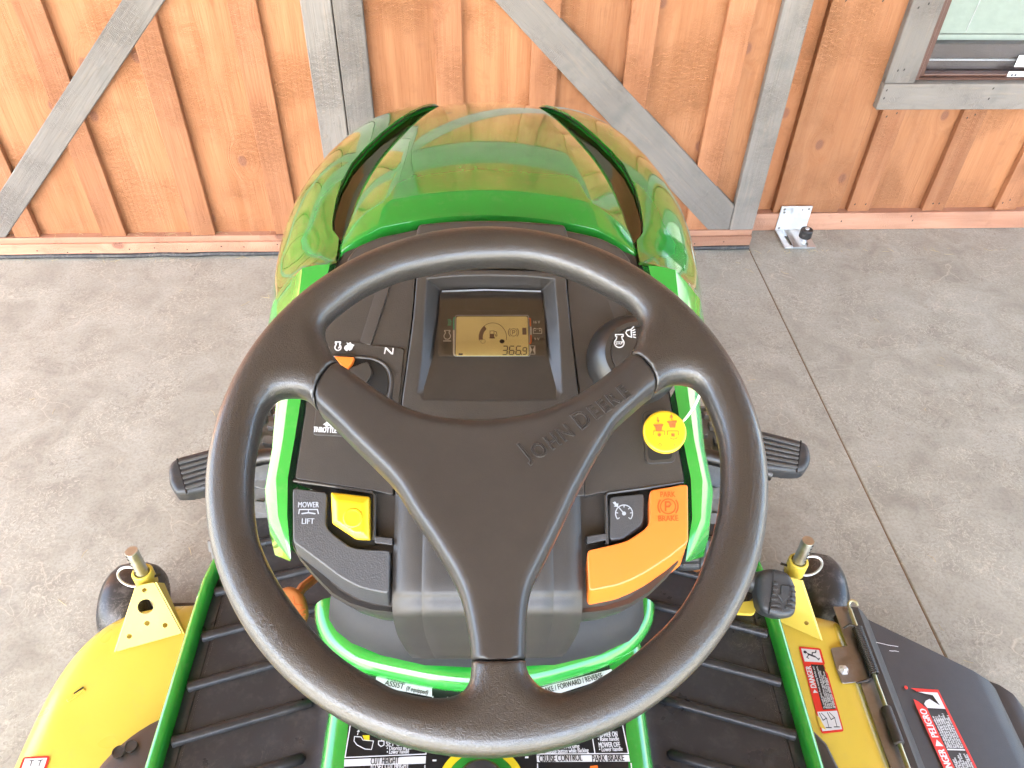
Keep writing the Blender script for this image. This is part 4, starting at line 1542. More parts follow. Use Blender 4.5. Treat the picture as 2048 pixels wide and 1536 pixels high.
# base collar down to the tunnel
cb = [(660, 1200), (674, 1222), (704, 1246), (762, 1270), (850, 1290), (980, 1297), (1110, 1288), (1200, 1266), (1258, 1238), (1276, 1220), (1286, 1198)]
base = [ZP(0.56).pt(u, v) for u, v in cb]
dpart(MB().loft([[Vector((p.x * .3, p.y + .16, 0.600)) for p in base], [Vector((p.x * .88, p.y + .05, 0.592)) for p in base], [Vector((p.x * .96, p.y + 0.02, 0.582)) for p in base], [Vector((p.x, p.y, 0.56)) for p in base], [Vector((p.x * 1.02, p.y - 0.008, 0.535)) for p in base], [Vector((p.x * 1.02, p.y - 0.010, 0.49)) for p in base]]), 'base_collar', M['collar'], sharp=50)

# ---- levers either side of the column
def lever(px, name, mat, off, drop, bev, extra=None, flare=0.004):
    t = px_round(px, PB, off, 0.004, 3)
    c = sum(t, Vector()) / len(t)
    b = [p + Vector((0, 0.0, -drop)) + (c - p) * flare * 10 * 0.15 for p in t]
    return dpart(MB().prism(t, b), name, mat, bevel=bev, seg=4, bev_ang=40)


lift_px = [(585, 975), (655, 984), (651, 1050), (664, 1066), (697, 1091), (716, 1097), (781, 1100), (778, 1187), (739, 1180), (716, 1173), (682, 1155), (609, 1100), (586, 1084)]
lever(lift_px, 'mower_lift_lever', M['lever'], 0.006, 0.026, 0.0026)
for uv, txt, sz in (((617, 1010), 'MOWER', 0.0188), ((616, 1043), 'LIFT', 0.0112)):
    letter(txt, 0.0072, PB.pt(*uv, 0.0062), EX, NB, M['greyprint'], console, bold=0.03, fit=sz)
mb = MB()
lp_ = lambda u, v: PB.pt(u, v, 0.0066)
mb.ribbon([lp_(*p) for p in [(597.5, 1028), (599, 1019), (635, 1019), (637, 1028)]], NB, .0010)
mb.ribbon([lp_(617, 1019), lp_(617, 1026)], NB, .0008)
mb.ribbon([lp_(*p) for p in [(603, 1027.5), (617, 1025.5), (631, 1027.5)]], NB, .0012)
dpart(mb, 'printed_symbols', M['greyprint'])
btn = [(661, 984), (738, 993), (739, 1080), (712, 1079), (664, 1047)]
t = PB.pts(btn, 0.010)
c = sum(t, Vector()) / 5
inner_b = [c + (p - c) * 0.66 + NB * 0.004 for p in t]
mb = MB()
mb.add(t + inner_b + [p - NB * 0.012 for p in t], [tuple(range(5, 10))] + [(i, (i + 1) % 5, 5 + (i + 1) % 5, 5 + i) for i in range(5)] + [((i + 1) % 5, i, 10 + i, 10 + (i + 1) % 5) for i in range(5)])
dpart(mb, 'lift_release_button', M['ylwplastic'], bevel=0.0016, seg=3, bev_ang=15)
dc = c + NB * 0.0046 + EX * 0.002
mb = MB().lathe(dc, NB, [(0.0088, 0.0), (0.0078, 0.0008), (0.0060, -0.0001), (0.003, -0.0006), (0.0005, -0.0008)], 28)
dpart(mb, 'button_dimple', M['ylwplastic'], sharp=80)
# dark well round the button and rims of the lever cut-outs
dpart(MB().prism(px_round([(590, 966), (748, 986), (752, 1092), (700, 1096), (640, 1070), (640, 985)], PB, -0.004, .003), NB * -0.002), 'lever_well', M['black'])
dpart(MB().tube(PB.pts([(588, 961), (660, 971), (744, 984), (750, 990), (749, 1040), (748, 1080)], 0.0035), 0.0016, 8), 'well_rim', M['plastic'])
dpart(MB().prism(PB.pts([(749, 1072), (785, 1076), (785, 1090), (749, 1086)], 0.005), NB * -0.012), 'well_sill', M['lever'], bevel=.001)
cru = [(1219, 993), (1289, 986), (1288, 1045), (1246, 1077), (1219, 1080)]
lever(cru, 'cruise_lever', M['lever'], 0.004, 0.022, 0.0026)
mb = MB()
cp = lambda u, v: PB.pt(u, v, 0.0044)
mb.ribbon([cp(*p) for p in arc_px(1248, 1027, 17, 17, 222, -42, 26)], NB, .0010)
mb.ribbon([cp(1248, 1027), cp(1237, 1014)], NB, .0010)
mb.flat([cp(*p) for p in arc_px(1248, 1027, 4, 4, 0, 360, 14)[:-1]], NB)
for a in (222, 175, 130, 90, 45, 5, -42):
    mb.ribbon([cp(*p) for p in [(1248 + 16 * math.cos(rad(a)), 1027 - 16 * math.sin(rad(a))), (1248 + 12 * math.cos(rad(a)), 1027 - 12 * math.sin(rad(a)))]], NB, .0009)
mb.flat([cp(*p) for p in [(1225, 1005), (1230, 1003), (1234, 1008), (1236.5, 1006), (1236, 1014), (1227.5, 1013), (1230, 1010.5)]], NB)
dpart(mb, 'printed_symbols', M['greyprint'])
dpart(MB().prism(px_round([(1210, 984), (1300, 972), (1300, 1080), (1260, 1100), (1172, 1098), (1176, 1090), (1212, 1088)], PB, -0.004, .003), NB * -0.002), 'lever_well', M['black'])
dpart(MB().tube(PB.pts([(1214, 1088), (1213, 1040), (1211, 992), (1216, 986), (1290, 976), (1366, 964)], 0.0035), 0.0016, 8), 'well_rim', M['plastic'])
dpart(MB().prism(PB.pts([(1174, 1072), (1213, 1066), (1213, 1080), (1174, 1088)], 0.005), NB * -0.012), 'well_sill', M['lever'], bevel=.001)
brk = [(1299, 980), (1366, 968), (1376, 969), (1377, 1083), (1340, 1113), (1293, 1144), (1262, 1160), (1234, 1171), (1178, 1182), (1174, 1100), (1227, 1088), (1256, 1080), (1290, 1057), (1299, 1044)]
lever(brk, 'park_brake_lever', M['orange'], 0.008, 0.038, 0.0035)
for uv, txt in (((1335, 989.5), 'PARK'), ((1336, 1037.5), 'BRAKE')):
    letter(txt, 0.0072, PB.pt(*uv, 0.0082), EX + EY * 0.02, NB, M['brownprint'], console, bold=0.02, fit=0.0139 if txt == 'PARK' else 0.0185)
mb = MB()
bp = lambda u, v: PB.pt(u, v, 0.0084)
mb.ribbon([bp(*p) for p in arc_px(1336, 1013, 15, 15, 0, 360, 30)[:-1]], NB, .0008, closed=True)
mb.ribbon([bp(*p) for p in arc_px(1336, 1013, 20, 20.5, 140, 220, 10)], NB, .0012)
mb.ribbon([bp(*p) for p in arc_px(1336, 1013, 20, 20.5, -40, 40, 10)], NB, .0012)
mb.ribbon([bp(*p) for p in [(1331, 1022), (1331, 1004), (1338, 1004), (1341.5, 1008.5), (1338, 1013.5), (1331, 1013.5)]], NB, .0013)
dpart(mb, 'printed_symbols', M['brownprint'])

# ---- steering wheel -----------------------------------------------------
TW = 19.5
PWH = tilt((0.0012, 0.3646, 0.9750), TW)
w1, w2 = PWH.axes()
WO = PWH.p


def wl(lst, off=0.0):
    r = []
    for u, v in lst:
        p = PWH.pt(u, v, off) - WO
        r.append((p.dot(w1), p.dot(w2)))
    return r


def smooth2(pts, n=4):
    return [(p.x, p.y) for p in catmull([Vector((a, b, 0)) for a, b in pts], n, True)]


hole_top = [(678, 731), (664, 709), (655, 689), (650, 668), (654, 650), (672, 634), (716, 604), (762, 581), (810, 563), (898, 545), (985, 538), (1068, 541), (1156, 567), (1229, 604), (1261, 622), (1277, 640), (1281, 656), (1276, 676), (1268, 700), (1259, 714),
            (1222, 745), (1185, 774), (1150, 796), (1115, 813), (1060, 832), (975, 844), (898, 841), (850, 832), (808, 817), (763, 790), (720, 760), (693, 740)]
hole_left = [(632, 817), (611, 798), (582, 793), (556, 797), (543, 809), (532, 826), (523, 856), (515, 895), (509, 935), (507, 985), (510, 1035), (520, 1086), (546, 1145), (576, 1194), (614, 1246), (646, 1282), (681, 1314), (716, 1338), (752, 1359), (790, 1379), (840, 1394), (890, 1396), (919, 1388), (936, 1370), (942, 1340),
             (941, 1296), (936, 1262), (931, 1235), (924, 1204), (914, 1177), (900, 1148), (884, 1122), (858, 1080), (829, 1038), (790, 975), (750, 932), (707, 890), (670, 852)]
hole_right = [(1053, 1335), (1060, 1352), (1077, 1372), (1100, 1383), (1128, 1386), (1170, 1373), (1229, 1338), (1266, 1310), (1302, 1279), (1334, 1248), (1361, 1215), (1381, 1184), (1398, 1150), (1421, 1086), (1437, 1020), (1442, 960), (1440, 902), (1431, 858), (1416, 818), (1402, 787), (1386, 772), (1362, 766), (1335, 770), (1312, 784),
              (1300, 790), (1268, 818), (1234, 850), (1210, 886), (1187, 925), (1170, 957), (1152, 991), (1122, 1057), (1082, 1138), (1068, 1166), (1061, 1187), (1056, 1212), (1053, 1240), (1052, 1290)]
hole_top = [(u, v - 8 * min(1, max(0, (660 - v) / 60))) for u, v in hole_top]
holes = [smooth2(wl(h)) for h in (hole_top, hole_left, hole_right)]
# spoke cover (pad) outline: bounded by the three hole edges and the seams
pad_px = [(678, 731), (693, 740), (720, 760), (763, 790), (808, 817), (850, 832), (898, 841), (975, 844), (1060, 832), (1115, 813), (1150, 796), (1185, 774), (1222, 745), (1259, 714),
          (1278, 730), (1296, 750), (1307, 772), (1309, 786),
          (1300, 792), (1268, 820), (1234, 852), (1210, 888), (1187, 927), (1170, 959), (1152, 993), (1122, 1059), (1082, 1140), (1068, 1168), (1061, 1189), (1056, 1214), (1053, 1240), (1052, 1290), (1052, 1320),
          (1020, 1326), (975, 1326), (943, 1322),
          (941, 1296), (936, 1262), (931, 1235), (924, 1204), (914, 1177), (900, 1148), (884, 1122), (858, 1080), (829, 1038), (790, 975), (750, 932), (707, 890), (670, 852), (637, 821), (634, 800), (643, 775), (660, 750)]
pad = wl(pad_px)
h = 0.00155
X = np.arange(-0.2, 0.2, h)
Z = np.arange(-0.022, 0.022, h)
GX, GY = np.meshgrid(X, X, indexing='ij')
dh = np.minimum.reduce([poly_sdf(GX, GY, q) for q in holes])
dpad = poly_sdf(GX, GY, pad)
Dout = np.sqrt(GX ** 2 + (GY + 0.0036) ** 2) - 0.1882
D = np.maximum(Dout, -dh)                     # negative inside the wheel
w_, hm_ = 0.0172, 0.0148
Zg = Z[None, None, :]
q = np.maximum(w_ + D, 0)[:, :, None] / w_
zq = (Zg - 0.0005) / hm_
pw = 2.35
F = ((q ** pw + np.abs(zq) ** pw) ** (1 / pw) - 1) * hm_
seam = -(dpad[:, :, None] - 0.0004)
Fg = np.maximum(F, seam)
wheel = net_object('steering_wheel', Fg, (X[0], X[0], Z[0]), h, M['grip'], mower, (WO, w1, w2, PWH.n), 2)
# pad: flat crown, rolled edges, hard lower edge
top_h = 0.0125
rr = 0.0105
Dh = np.maximum(-dh, -0.05)
q1 = np.maximum(Dh + rr, 0)[:, :, None]
q2 = np.maximum(np.maximum(Zg - top_h + rr, -Zg - 0.012 + 0.003), 0)
Fp = np.sqrt(q1 ** 2 + q2 ** 2) - rr
Fp = np.maximum(Fp, np.maximum(dpad[:, :, None], np.maximum(Zg - top_h, -Zg - 0.012)))
cover = net_object('spoke_cover', Fp, (X[0], X[0], Z[0]), h, M['plastic_fine'], wheel, (WO, w1, w2, PWH.n), 2)
# raised outline lettering on the right spoke
NW = PWH.n
PT = PWH.up(top_h + 0.0001)
ta, tb = PT.pt(1053, 924), PT.pt(1262, 779)
td = (tb - ta).normalized()
tn = NW.cross(td)
mb = MB()
L_ = (tb - ta).length
cur, total, glyphs = 0.0, 0.0, []
for ch in 'JOHN DEERE':
    big = ch in 'JD'
    sz = 0.0185 if big else 0.0150
    if ch == ' ':
        total += 0.0045
        continue
    vs_, fs_ = text_mesh(ch, sz, (0, 0, 0), (1, 0, 0), (0, 0, 1), align='LEFT', outline=0.0007, lift=0)
    x0, x1 = min(v.x for v in vs_), max(v.x for v in vs_)
    yb = min(v.y for v in vs_)
    glyphs.append((vs_, fs_, x0, yb, total))
    total += (x1 - x0) + 0.0026
k_ = L_ / total
for vs_, fs_, x0, yb, pos in glyphs:
    mb.add([ta + td * ((v.x - x0 + pos) * k_) + tn * (v.y - yb - 0.004) + NW * (v.z + 0.0001) for v in vs_], fs_)
mb.build('lettering', M['plastic_fine'], wheel)
# faint moulding line round the hub end of the bottom spoke

# ---- green tunnel with its decal plate ------------------------------------
tun = MB()
prof = [(-0.183, 0.335), (-0.183, 0.470), (-0.180, 0.486), (-0.172, 0.496), (-0.160, 0.500), (0.160, 0.500), (0.172, 0.496), (0.180, 0.486), (0.183, 0.470), (0.183, 0.335)]
tun.loft([[Vector((x * (1.04 if y > .45 else 1), y, z)) for x, z in prof] for y in (-0.30, 0.0, 0.33, 0.42, 0.47, 0.52, 0.60)])
tunnel = tun.build('tunnel', M['green'], mower, sharp=50)
path = [(664, 1215), (666, 1240), (680, 1272), (708, 1297), (750, 1316), (830, 1334), (900, 1346), (970, 1350), (1050, 1343), (1120, 1327), (1190, 1305), (1236, 1281), (1262, 1254), (1273, 1232), (1275, 1212)]
PR = ZP(0.508)
pp = catmull(PR.pts(path), 4)
pp = [Vector((p.x, p.y, 0.500 + 0.010 * min(1, max(0, (0.56 - p.y) / 0.03)))) for p in pp]
MB().tube(pp, 0.0205, 20).build('tunnel_ridge', M['green'], tunnel, sharp=80)
# dark floor inside the ridge
MB().prism([Vector((p.x, p.y + .004, 0.5012)) for p in pp] + [Vector((0.17, 0.62, 0.5012)), Vector((-0.17, 0.62, 0.5012))], Vector((0, 0, -0.0008))).build('tunnel_floor', M['collar'], tunnel)
for u in (740, 1213):
    a = ZP(0.503).pt(u, 1290)
    MB().box((a.x - .001, a.y - .05, 0.5016), (a.x + .001, a.y + .08, 0.5022)).build('tunnel_seam', M['black'], tunnel)
# decal plate
PD = ZP(0.5008)
plate = [(742, 1350), (800, 1362), (900, 1374), (970, 1376), (1060, 1372), (1150, 1357), (1212, 1334), (1240, 1352), (1251, 1450), (1263, 1620), (1280, 1800), (670, 1800), (688, 1540), (698, 1440), (715, 1370)]
pt_ = [Vector((p.x, p.y, 0.5022)) for p in PD.pts(plate)]
deca = MB().prism(pt_, Vector((0, 0, -0.0012))).build('decal_plate', M['blackprint'], tunnel)


def dp(u, v, o=0.0026):
    return ZP(0.5 + o).pt(u, v)


UPZ = Vector((0, 0, 1))
def band(a, b, w0, w1):
    MB().flat([dp(*a), dp(*b), dp(*w1), dp(*w0)], UPZ, 0.0).build('decal_band', M['white'], tunnel)
band((752, 1352), (864, 1377), (752, 1372), (864, 1394))
band((1040, 1386), (1223, 1338), (1060, 1406), (1227, 1352))
band((689, 1519), (852, 1512), (688, 1533), (851, 1527))
band((1073, 1511), (1258, 1510), (1074, 1524), (1260, 1523))
for pts in ([(702, 1442), (690, 1515), (852, 1508), (853, 1492)], [(866, 1392), (862, 1420)], [(688, 1536), (684, 1560)], [(850, 1530), (848, 1560)], [(1244, 1445), (1257, 1507), (1074, 1508), (1073, 1498)], [(1184, 1470), (1190, 1507)], [(1262, 1526), (1266, 1560)], [(1075, 1527), (1076, 1560)]):
    MB().ribbon([dp(*p) for p in pts], UPZ, 0.0011, th=0.0).build('decal_line', M['white'], tunnel)
X_ = Vector((1, 0, 0))
MPP = (dp(1000, 1500) - dp(900, 1500)).length / 100       # metres per survey pixel on the plate
for (u0, u1, v, txt, sz, mt) in ((772, 850, 1480, 'UNLOCK TO', .0082, 'white'), (772, 858, 1487.5, 'SET CUT HEIGHT', .0082, 'white'), (774, 832, 1496.5, '• Depress lift pedal', .0066, 'white'), (774, 818, 1504, '• Lower handle', .0066, 'white'), (741, 817, 1533.5, 'TO SET CUT HEIGHT', .0086, 'white'),
                                 (1195, 1235, 1469.5, 'MOWER ON', .0080, 'white'), (1195, 1238, 1478.5, '• Raise handle', .0068, 'white'), (1197, 1240, 1490.5, 'MOWER OFF', .0080, 'white'), (1198, 1245, 1499, '• Lower handle', .0068, 'white'),
                                 (1098, 1159, 1493.5, 'while reversing', .0068, 'white'), (1086, 1177, 1502.5, '• Release button while backing', .0068, 'white'), (893, 925, 1399, 'LIFT', .008, 'white'),
                                 (742, 797, 1522.5, 'CUT HEIGHT', .0105, 'blackprint'), (1078, 1164, 1517.5, 'CRUISE CONTROL', .0100, 'blackprint'), (1184, 1248, 1517.5, 'PARK BRAKE', .0100, 'blackprint')):
    letter(txt, sz, dp((u0 + u1) / 2, v, 0.0024), X_ + Vector((0, .02, 0)), UPZ, M[mt], tunnel, bold=0.03, fit=(u1 - u0) * MPP)
for (a, b, txt, sz) in (((770, 1366), (808, 1374), 'ASSIST', .0092), ((813, 1377), (856, 1386), '(If equipped)', .0075), ((1079, 1385), (1205, 1351.5), 'BRAKE / FORWARD / REVERSE', .0095)):
    A, B = dp(*a, 0.0024), dp(*b, 0.0024)
    letter(txt, sz, (A + B) / 2, B - A, UPZ, M['blackprint'], tunnel, bold=0.02, fit=(B - A).length)
# lever pictogram
pg = MB()
pg.ribbon([dp(*p) for p in [(709, 1473), (708, 1482), (714, 1490), (730, 1498), (743, 1499), (747, 1482), (726, 1480), (722, 1474)]], UPZ, .0008, th=0.0, closed=True)
pg.ribbon([dp(715, 1470), dp(717, 1461)], UPZ, .0007, th=0)
pg.flat([dp(713.5, 1463), dp(719.5, 1464), dp(718, 1459)], UPZ, 0)
pg.ribbon([dp(*p) for p in [(757, 1482), (768, 1482), (768, 1490), (762, 1493), (757, 1489)]], UPZ, .0010, th=0, closed=True)
pg.ribbon([dp(*p) for p in [(763, 1482), (764, 1476), (769, 1476), (770, 1481)]], UPZ, .0009, th=0)
pg.ribbon([dp(*p) for p in [(938, 1522), (985, 1520)]], UPZ, .0008, th=0)
for k in range(6):
    u = 957 + k * 5.6
    pg.flat([dp(u, 1513), dp(u + 2.8, 1513), dp(u + 2.8, 1519), dp(u, 1519)], UPZ, 0)
pg.ribbon([dp(942, 1527), dp(946, 1523), dp(950, 1527)], UPZ, .0010, th=0)
pg.flat([dp(865, 1519), dp(873, 1519), dp(873, 1522.5), dp(865, 1522.5)], UPZ, 0)
pg.flat([dp(1050, 1513), dp(1057, 1513), dp(1057, 1516.5), dp(1050, 1516.5)], UPZ, 0)
pg.build('pictogram', M['white'], tunnel)
MB().flat([dp(725, 1471), dp(739, 1470.5), dp(739, 1481), dp(728, 1480)], UPZ, 0.0004).build('pictogram_button', M['ylwprint'], tunnel)
MB().flat([dp(1180, 1532), dp(1195, 1531), dp(1196, 1540), dp(1180, 1541)], UPZ, 0.0002).build('pictogram_button', M['orprint'], tunnel)
# cut height dial: yellow and green scale ring with the black knob
dc_ = ZP(0.506).pt(962, 1578)
R0 = (ZP(0.506).pt(874, 1560) - dc_).length
for r0, r1, mt in ((R0 - 0.008, R0, 'ylwprint'), (R0 - 0.018, R0 - 0.0083, 'grnprint')):
    mb = MB()
    pa = [dc_ + Vector((math.cos(rad(a)), math.sin(rad(a)), 0)) * r1 for a in range(0, 181, 5)]
    pb = [dc_ + Vector((math.cos(rad(a)), math.sin(rad(a)), 0)) * r0 for a in range(0, 181, 5)]
    for k in range(len(pa) - 1):
        mb.flat([pa[k] - UPZ * .0026, pa[k + 1] - UPZ * .0026, pb[k + 1] - UPZ * .0026, pb[k] - UPZ * .0026], UPZ, 0)
    mb.build('dial_scale', M[mt], tunnel)
kn = MB().lathe(dc_ - UPZ * 0.003, UPZ, [(R0 - .019, 0), (R0 - .021, .014), (R0 - .024, .018), (.001, .018)], 40)
kn.build('cut_height_knob', M['plastic_fine'], tunnel, sharp=40)

# ---- foot platforms --------------------------------------------------------
for s in (-1, 1):
    pf = MB()
    sec = [(0.428, 0.315), (0.412, 0.3285), (0.395, 0.330), (0.394, 0.3285), (0.390, 0.3285), (0.389, 0.331), (0.225, 0.331), (0.205, 0.340), (0.192, 0.375), (0.187, 0.44)]
    pf.loft([[Vector((s * x, y, z)) for x, z in sec] for y in (-0.05, 0.2, 0.45, 0.65, 0.80)])
    pf.loft([[Vector((s * x, 0.80, z)) for x, z in sec], [Vector((s * x, 0.83, z + 0.02)) for x, z in sec], [Vector((s * x, 0.85, z + .07)) for x, z in sec]])
    plat = pf.build('foot_platform', M['mat'], mower, sharp=40)
    for k in range(-1, 6):
        y0 = 0.437 + 0.0735 * k
        rb = MB()
        a, b = Vector((s * 0.408, y0 - .001, 0.3305)), Vector((s * 0.232, y0 + 0.052, 0.3305))
        d = (b - a).normalized()
        nn = Vector((-d.y, d.x, 0)).normalized()
        secp = [(-0.0075, -0.001), (-0.006, 0.0045), (-0.0025, 0.0065), (0.0025, 0.0065), (0.006, 0.0045), (0.0075, -0.001)]
        rgs = []
        for t, sc_ in ((0, .3), (0.012, 1), (0.2, 1), (0.8, 1), (0.975, 1), (1.0, .3)):
            c = a.lerp(b, t)
            rgs.append([c + nn * x * sc_ + Vector((0, 0, z * sc_ if z > 0 else z)) for x, z in secp])
        rb.loft(rgs)
        rb.build('tread_rib', M['mat'], plat, sharp=60)
    # green edge strip
    ed_ = MB()
    es = [(0.4290, 0.312), (0.4290, 0.338), (0.4265, 0.3435), (0.421, 0.346), (0.414, 0.3455), (0.4105, 0.342), (0.4100, 0.325)]
    st = [(-0.05, 0, 0), (0.3, 0, 0), (0.62, 0, 0), (0.67, -0.001, 0), (0.705, -0.006, -0.001), (0.735, -0.016, -0.004), (0.76, -0.03, -.01), (0.80, -0.05, -.02)]
    ed_.loft([[Vector((s * (x + dx), y, z + dz)) for x, z in es] for y, dx, dz in st])
    ed_.build('platform_edge', M['green'], mower, sharp=60)

# ---- mower deck ------------------------------------------------------------
plan = [(-0.660, 0.02), (-0.684, 0.15), (-0.688, 0.40), (-0.686, 0.52), (-0.678, 0.60), (-0.655, 0.665), (-0.615, 0.708), (-0.56, 0.729), (-0.50, 0.735), (-0.40, 0.74), (-0.30, 0.77), (-0.15, 0.80), (0.0, 0.81), (0.15, 0.80), (0.30, 0.77), (0.42, 0.735), (0.52, 0.712), (0.575, 0.700), (0.604, 0.672), (0.606, 0.5), (0.606, 0.10), (0.56, 0.02), (0.30, -0.04), (-0.35, -0.04)]
pl_ = [Vector((x, y, 0)) for x, y in plan]
pl_ = catmull(pl_, 3, True)
hh = 0.006
Xd = np.arange(-0.72, 0.64, hh)
Yd = np.arange(-0.08, 0.85, hh)
Zd = np.arange(0.07, 0.235, hh)
GX, GY = np.meshgrid(Xd, Yd, indexing='ij')
dd = poly_sdf(GX, GY, [(p.x, p.y) for p in pl_])
rr = 0.055
dome = 0.205 + 0.0 * GX
q1 = np.maximum(dd + rr, 0)[:, :, None]
q2 = np.maximum(Zd[None, None, :] - dome[:, :, None] + rr, 0)
F = np.sqrt(q1 ** 2 + q2 ** 2) - rr
F = np.maximum(F, np.maximum(dd[:, :, None], 0.085 - Zd[None, None, :]))
deck = net_object('mower_deck', F, (Xd[0], Yd[0], Zd[0]), hh, M['yellow'], mower, None, 2)


def kpart(mb, name, mat, **k):
    return mb.build(name, mat, deck, **k)


# belt cover on the left with moulded rings, another corner of one on the right
bc = MB().lathe((-0.395, 0.375, 0.204), (0, 0, 1), [(0.150, 0), (0.150, 0.030), (0.146, 0.044), (0.135, 0.050), (0.001, 0.052)], 64)
kpart(bc, 'belt_cover', M['plastic'], sharp=40)
for (u, v) in ((237, 1504), (262, 1492)):
    c = ZP(0.2562).pt(u, v)
    kpart(MB().lathe(c, (0, 0, 1), [(0.0085, -.001), (0.0085, .0014), (0.0072, .0014), (0.0072, .0002), (.001, .0002)], 24), 'moulded_ring', M['plastic'])
bcr = MB().prism([Vector(p) for p in [(0.30, 0.56, 0.235), (0.44, 0.53, 0.235), (0.487, 0.465, 0.235), (0.500, 0.40, 0.235), (0.45, 0.30, 0.235), (0.30, 0.25, 0.235)]], Vector((0, 0, -0.031)))
kpart(bcr, 'belt_cover', M['plastic'], bevel=0.006, seg=3)
# lifting tab on the left lobe
a, b = ZP(0.207).pt(132, 1399), ZP(0.207).pt(168, 1376)
d = (b - a).normalized()
nn = Vector((-d.y, d.x, 0))
tabm = MB()
tabm.prism([a - nn * .005, b - nn * .005, b + nn * .001, a + nn * .001], Vector((0, 0, -0.004)))
kpart(tabm, 'pressed_tab', M['yellow'], bevel=.0015, seg=2)
kpart(MB().prism([a.lerp(b, .45) + nn * .0012, b + nn * .0012, b + nn * .0035, a.lerp(b, .45) + nn * .0026], Vector((0, 0, -0.0015))), 'tab_slot', M['black'])


# gauge wheels with their bracket
def gauge(s, xp, yp, plate_px, holes_px, wheel_c, label_side):
    zb = 0.278
    n_out = Vector((0, 0, 1))
    # plate: sloping from the deck up to the collar
    base_l, base_r, top_r, top_l = plate_px
    P = [ZP(0.207).pt(*base_l), ZP(0.207).pt(*base_r), ZP(zb).pt(*top_r), ZP(zb).pt(*top_l)]
    nrm = (P[1] - P[0]).cross(P[3] - P[0]).normalized()
    if nrm.z < 0:
        nrm = -nrm
    PLN = Plane(P[0], nrm)
    outl = round_poly([PLN.pt(*q) for q in plate_px], 0.004, 3)
    bm = bmesh.new()
    # plate with real holes: fill outline + hole loops
    def loop(pts):
        vs = [bm.verts.new(p) for p in pts]
        return [bm.edges.new((vs[i], vs[(i + 1) % len(vs)])) for i in range(len(vs))]
    eds = loop(outl)
    ex_, ey_ = PLN.axes()
    for (u, v, r) in holes_px:
        c = PLN.pt(u, v)
        eds += loop([c + (ex_ * math.cos(k * math.pi / 10) + ey_ * math.sin(k * math.pi / 10)) * r for k in range(20)])
    bmesh.ops.triangle_fill(bm, use_beauty=True, use_dissolve=False, edges=eds)
    me = bpy.data.meshes.new('bracket_plate')
    bm.to_mesh(me)
    bm.free()
    o = link('bracket_plate', me, M['yellow'], deck)
    sol = o.modifiers.new('solid', 'SOLIDIFY')
    sol.thickness = 0.0035
    sol.offset = 0
    # folded flanges down both sides
    for q0, q1 in ((P[0], P[3]), (P[1], P[2])):
        side = -1 if q0 is P[0] else 1
        f = MB().prism([q0, q1, q1 + Vector((side * .003, 0.012, -0.022)), q0 + Vector((side * .005, -0.004, -0.014))], Vector((side * 0.0034, 0, 0)))
        kpart(f, 'bracket_flange', M['yellow'], bevel=.001, seg=2)
    # collar, spindle
    cc = Vector((xp, yp, zb))
    kpart(MB().lathe(cc - Vector((0, 0, 0.03)), (0, 0, 1), [(0.0165, 0), (0.0165, 0.030), (0.0150, 0.033), (0.0118, 0.033), (0.0116, 0.010), (0.001, 0.010)], 28), 'spindle_collar', M['yellow'], bevel=.0006, seg=1, sharp=40)
    kpart(MB().lathe(cc - Vector((0, 0, 0.12)), (0, 0, 1), [(0.0100, 0), (0.0100, 0.176), (0.0092, 0.178), (0.001, 0.178)], 24), 'spindle', M['spindle'], sharp=40)
    for k in range(6):
        ang = rad(-70 if s < 0 else -110)
        c = cc + Vector((math.cos(ang + s * .9) * .0101, math.sin(ang + s * .9) * .0101, 0.012 + k * .0085))
        kpart(MB().lathe(c, (math.cos(ang + s * .9), math.sin(ang + s * .9), 0), [(0.0022, -0.0002), (0.0020, 0.0003)], 8), 'spindle_hole', M['black'])
    # pull ring
    rc = cc + Vector((s * 0.028, 0.010, -0.028))
    ring_ = [rc + Vector((math.cos(t) * 0.022, 0.004 * math.sin(t), math.sin(t) * 0.022)) for t in [2 * math.pi * k / 28 for k in range(28)]]
    kpart(MB().tube(ring_, 0.0022, 8, closed=True), 'pull_ring', M['zinc'])
    kpart(MB().tube([cc + Vector((-s * .015, 0, -.012)), cc + Vector((-s * .026, .003, -.010))], 0.0022, 8), 'locking_pin', M['spring'])
    wc = Vector(wheel_c)
    tyre = [(0.030, -0.040), (0.052, -0.041), (0.066, -0.038), (0.0745, -0.028), (0.0785, -0.012), (0.079, 0.0), (0.0785, 0.012), (0.0745, 0.028), (0.066, 0.038), (0.052, 0.041), (0.030, 0.040)]
    w = kpart(MB().lathe(wc, (1, 0, 0.0), tyre, 48), 'gauge_wheel', M['gauge'], sharp=60)
    kpart(MB().tube([wc, wc + Vector((-s * 0.13, 0, 0))], 0.0065, 10), 'wheel_axle', M['spring'])
    kpart(MB().prism([Vector((xp - s * .02, yp - .006, .20)), Vector((xp + s * .005, yp - .006, .25)), Vector((xp + s * .005, yp - .006, .16)), Vector((wc.x - s * .047, wc.y - .012, wc.z - .01)), Vector((wc.x - s * .047, wc.y + .012, wc.z + .012))], Vector((-s * .004, 0, 0))), 'axle_arm', M['yellow'], bevel=.001)


gauge(-1, -0.551, 0.727, [(232, 1303), (364, 1266), (309, 1164), (275, 1171)], [(291.6, 1212.6, 0.0118), (289, 1180, 0.0036), (294.6, 1246, 0.0040), (330.5, 1250, 0.0038), (259, 1272, 0.0038)], (-0.640, 0.785, 0.080), 'left')
gauge(1, 0.512, 0.742, [(1556, 1241), (1641, 1279), (1602, 1160), (1566, 1150)], [(1613, 1245, 0.0036)], (0.612, 0.800, 0.080), 'right')

# warning labels on the deck
def label_on(plane_z, quad, name, parts, deckparent=deck):
    pass


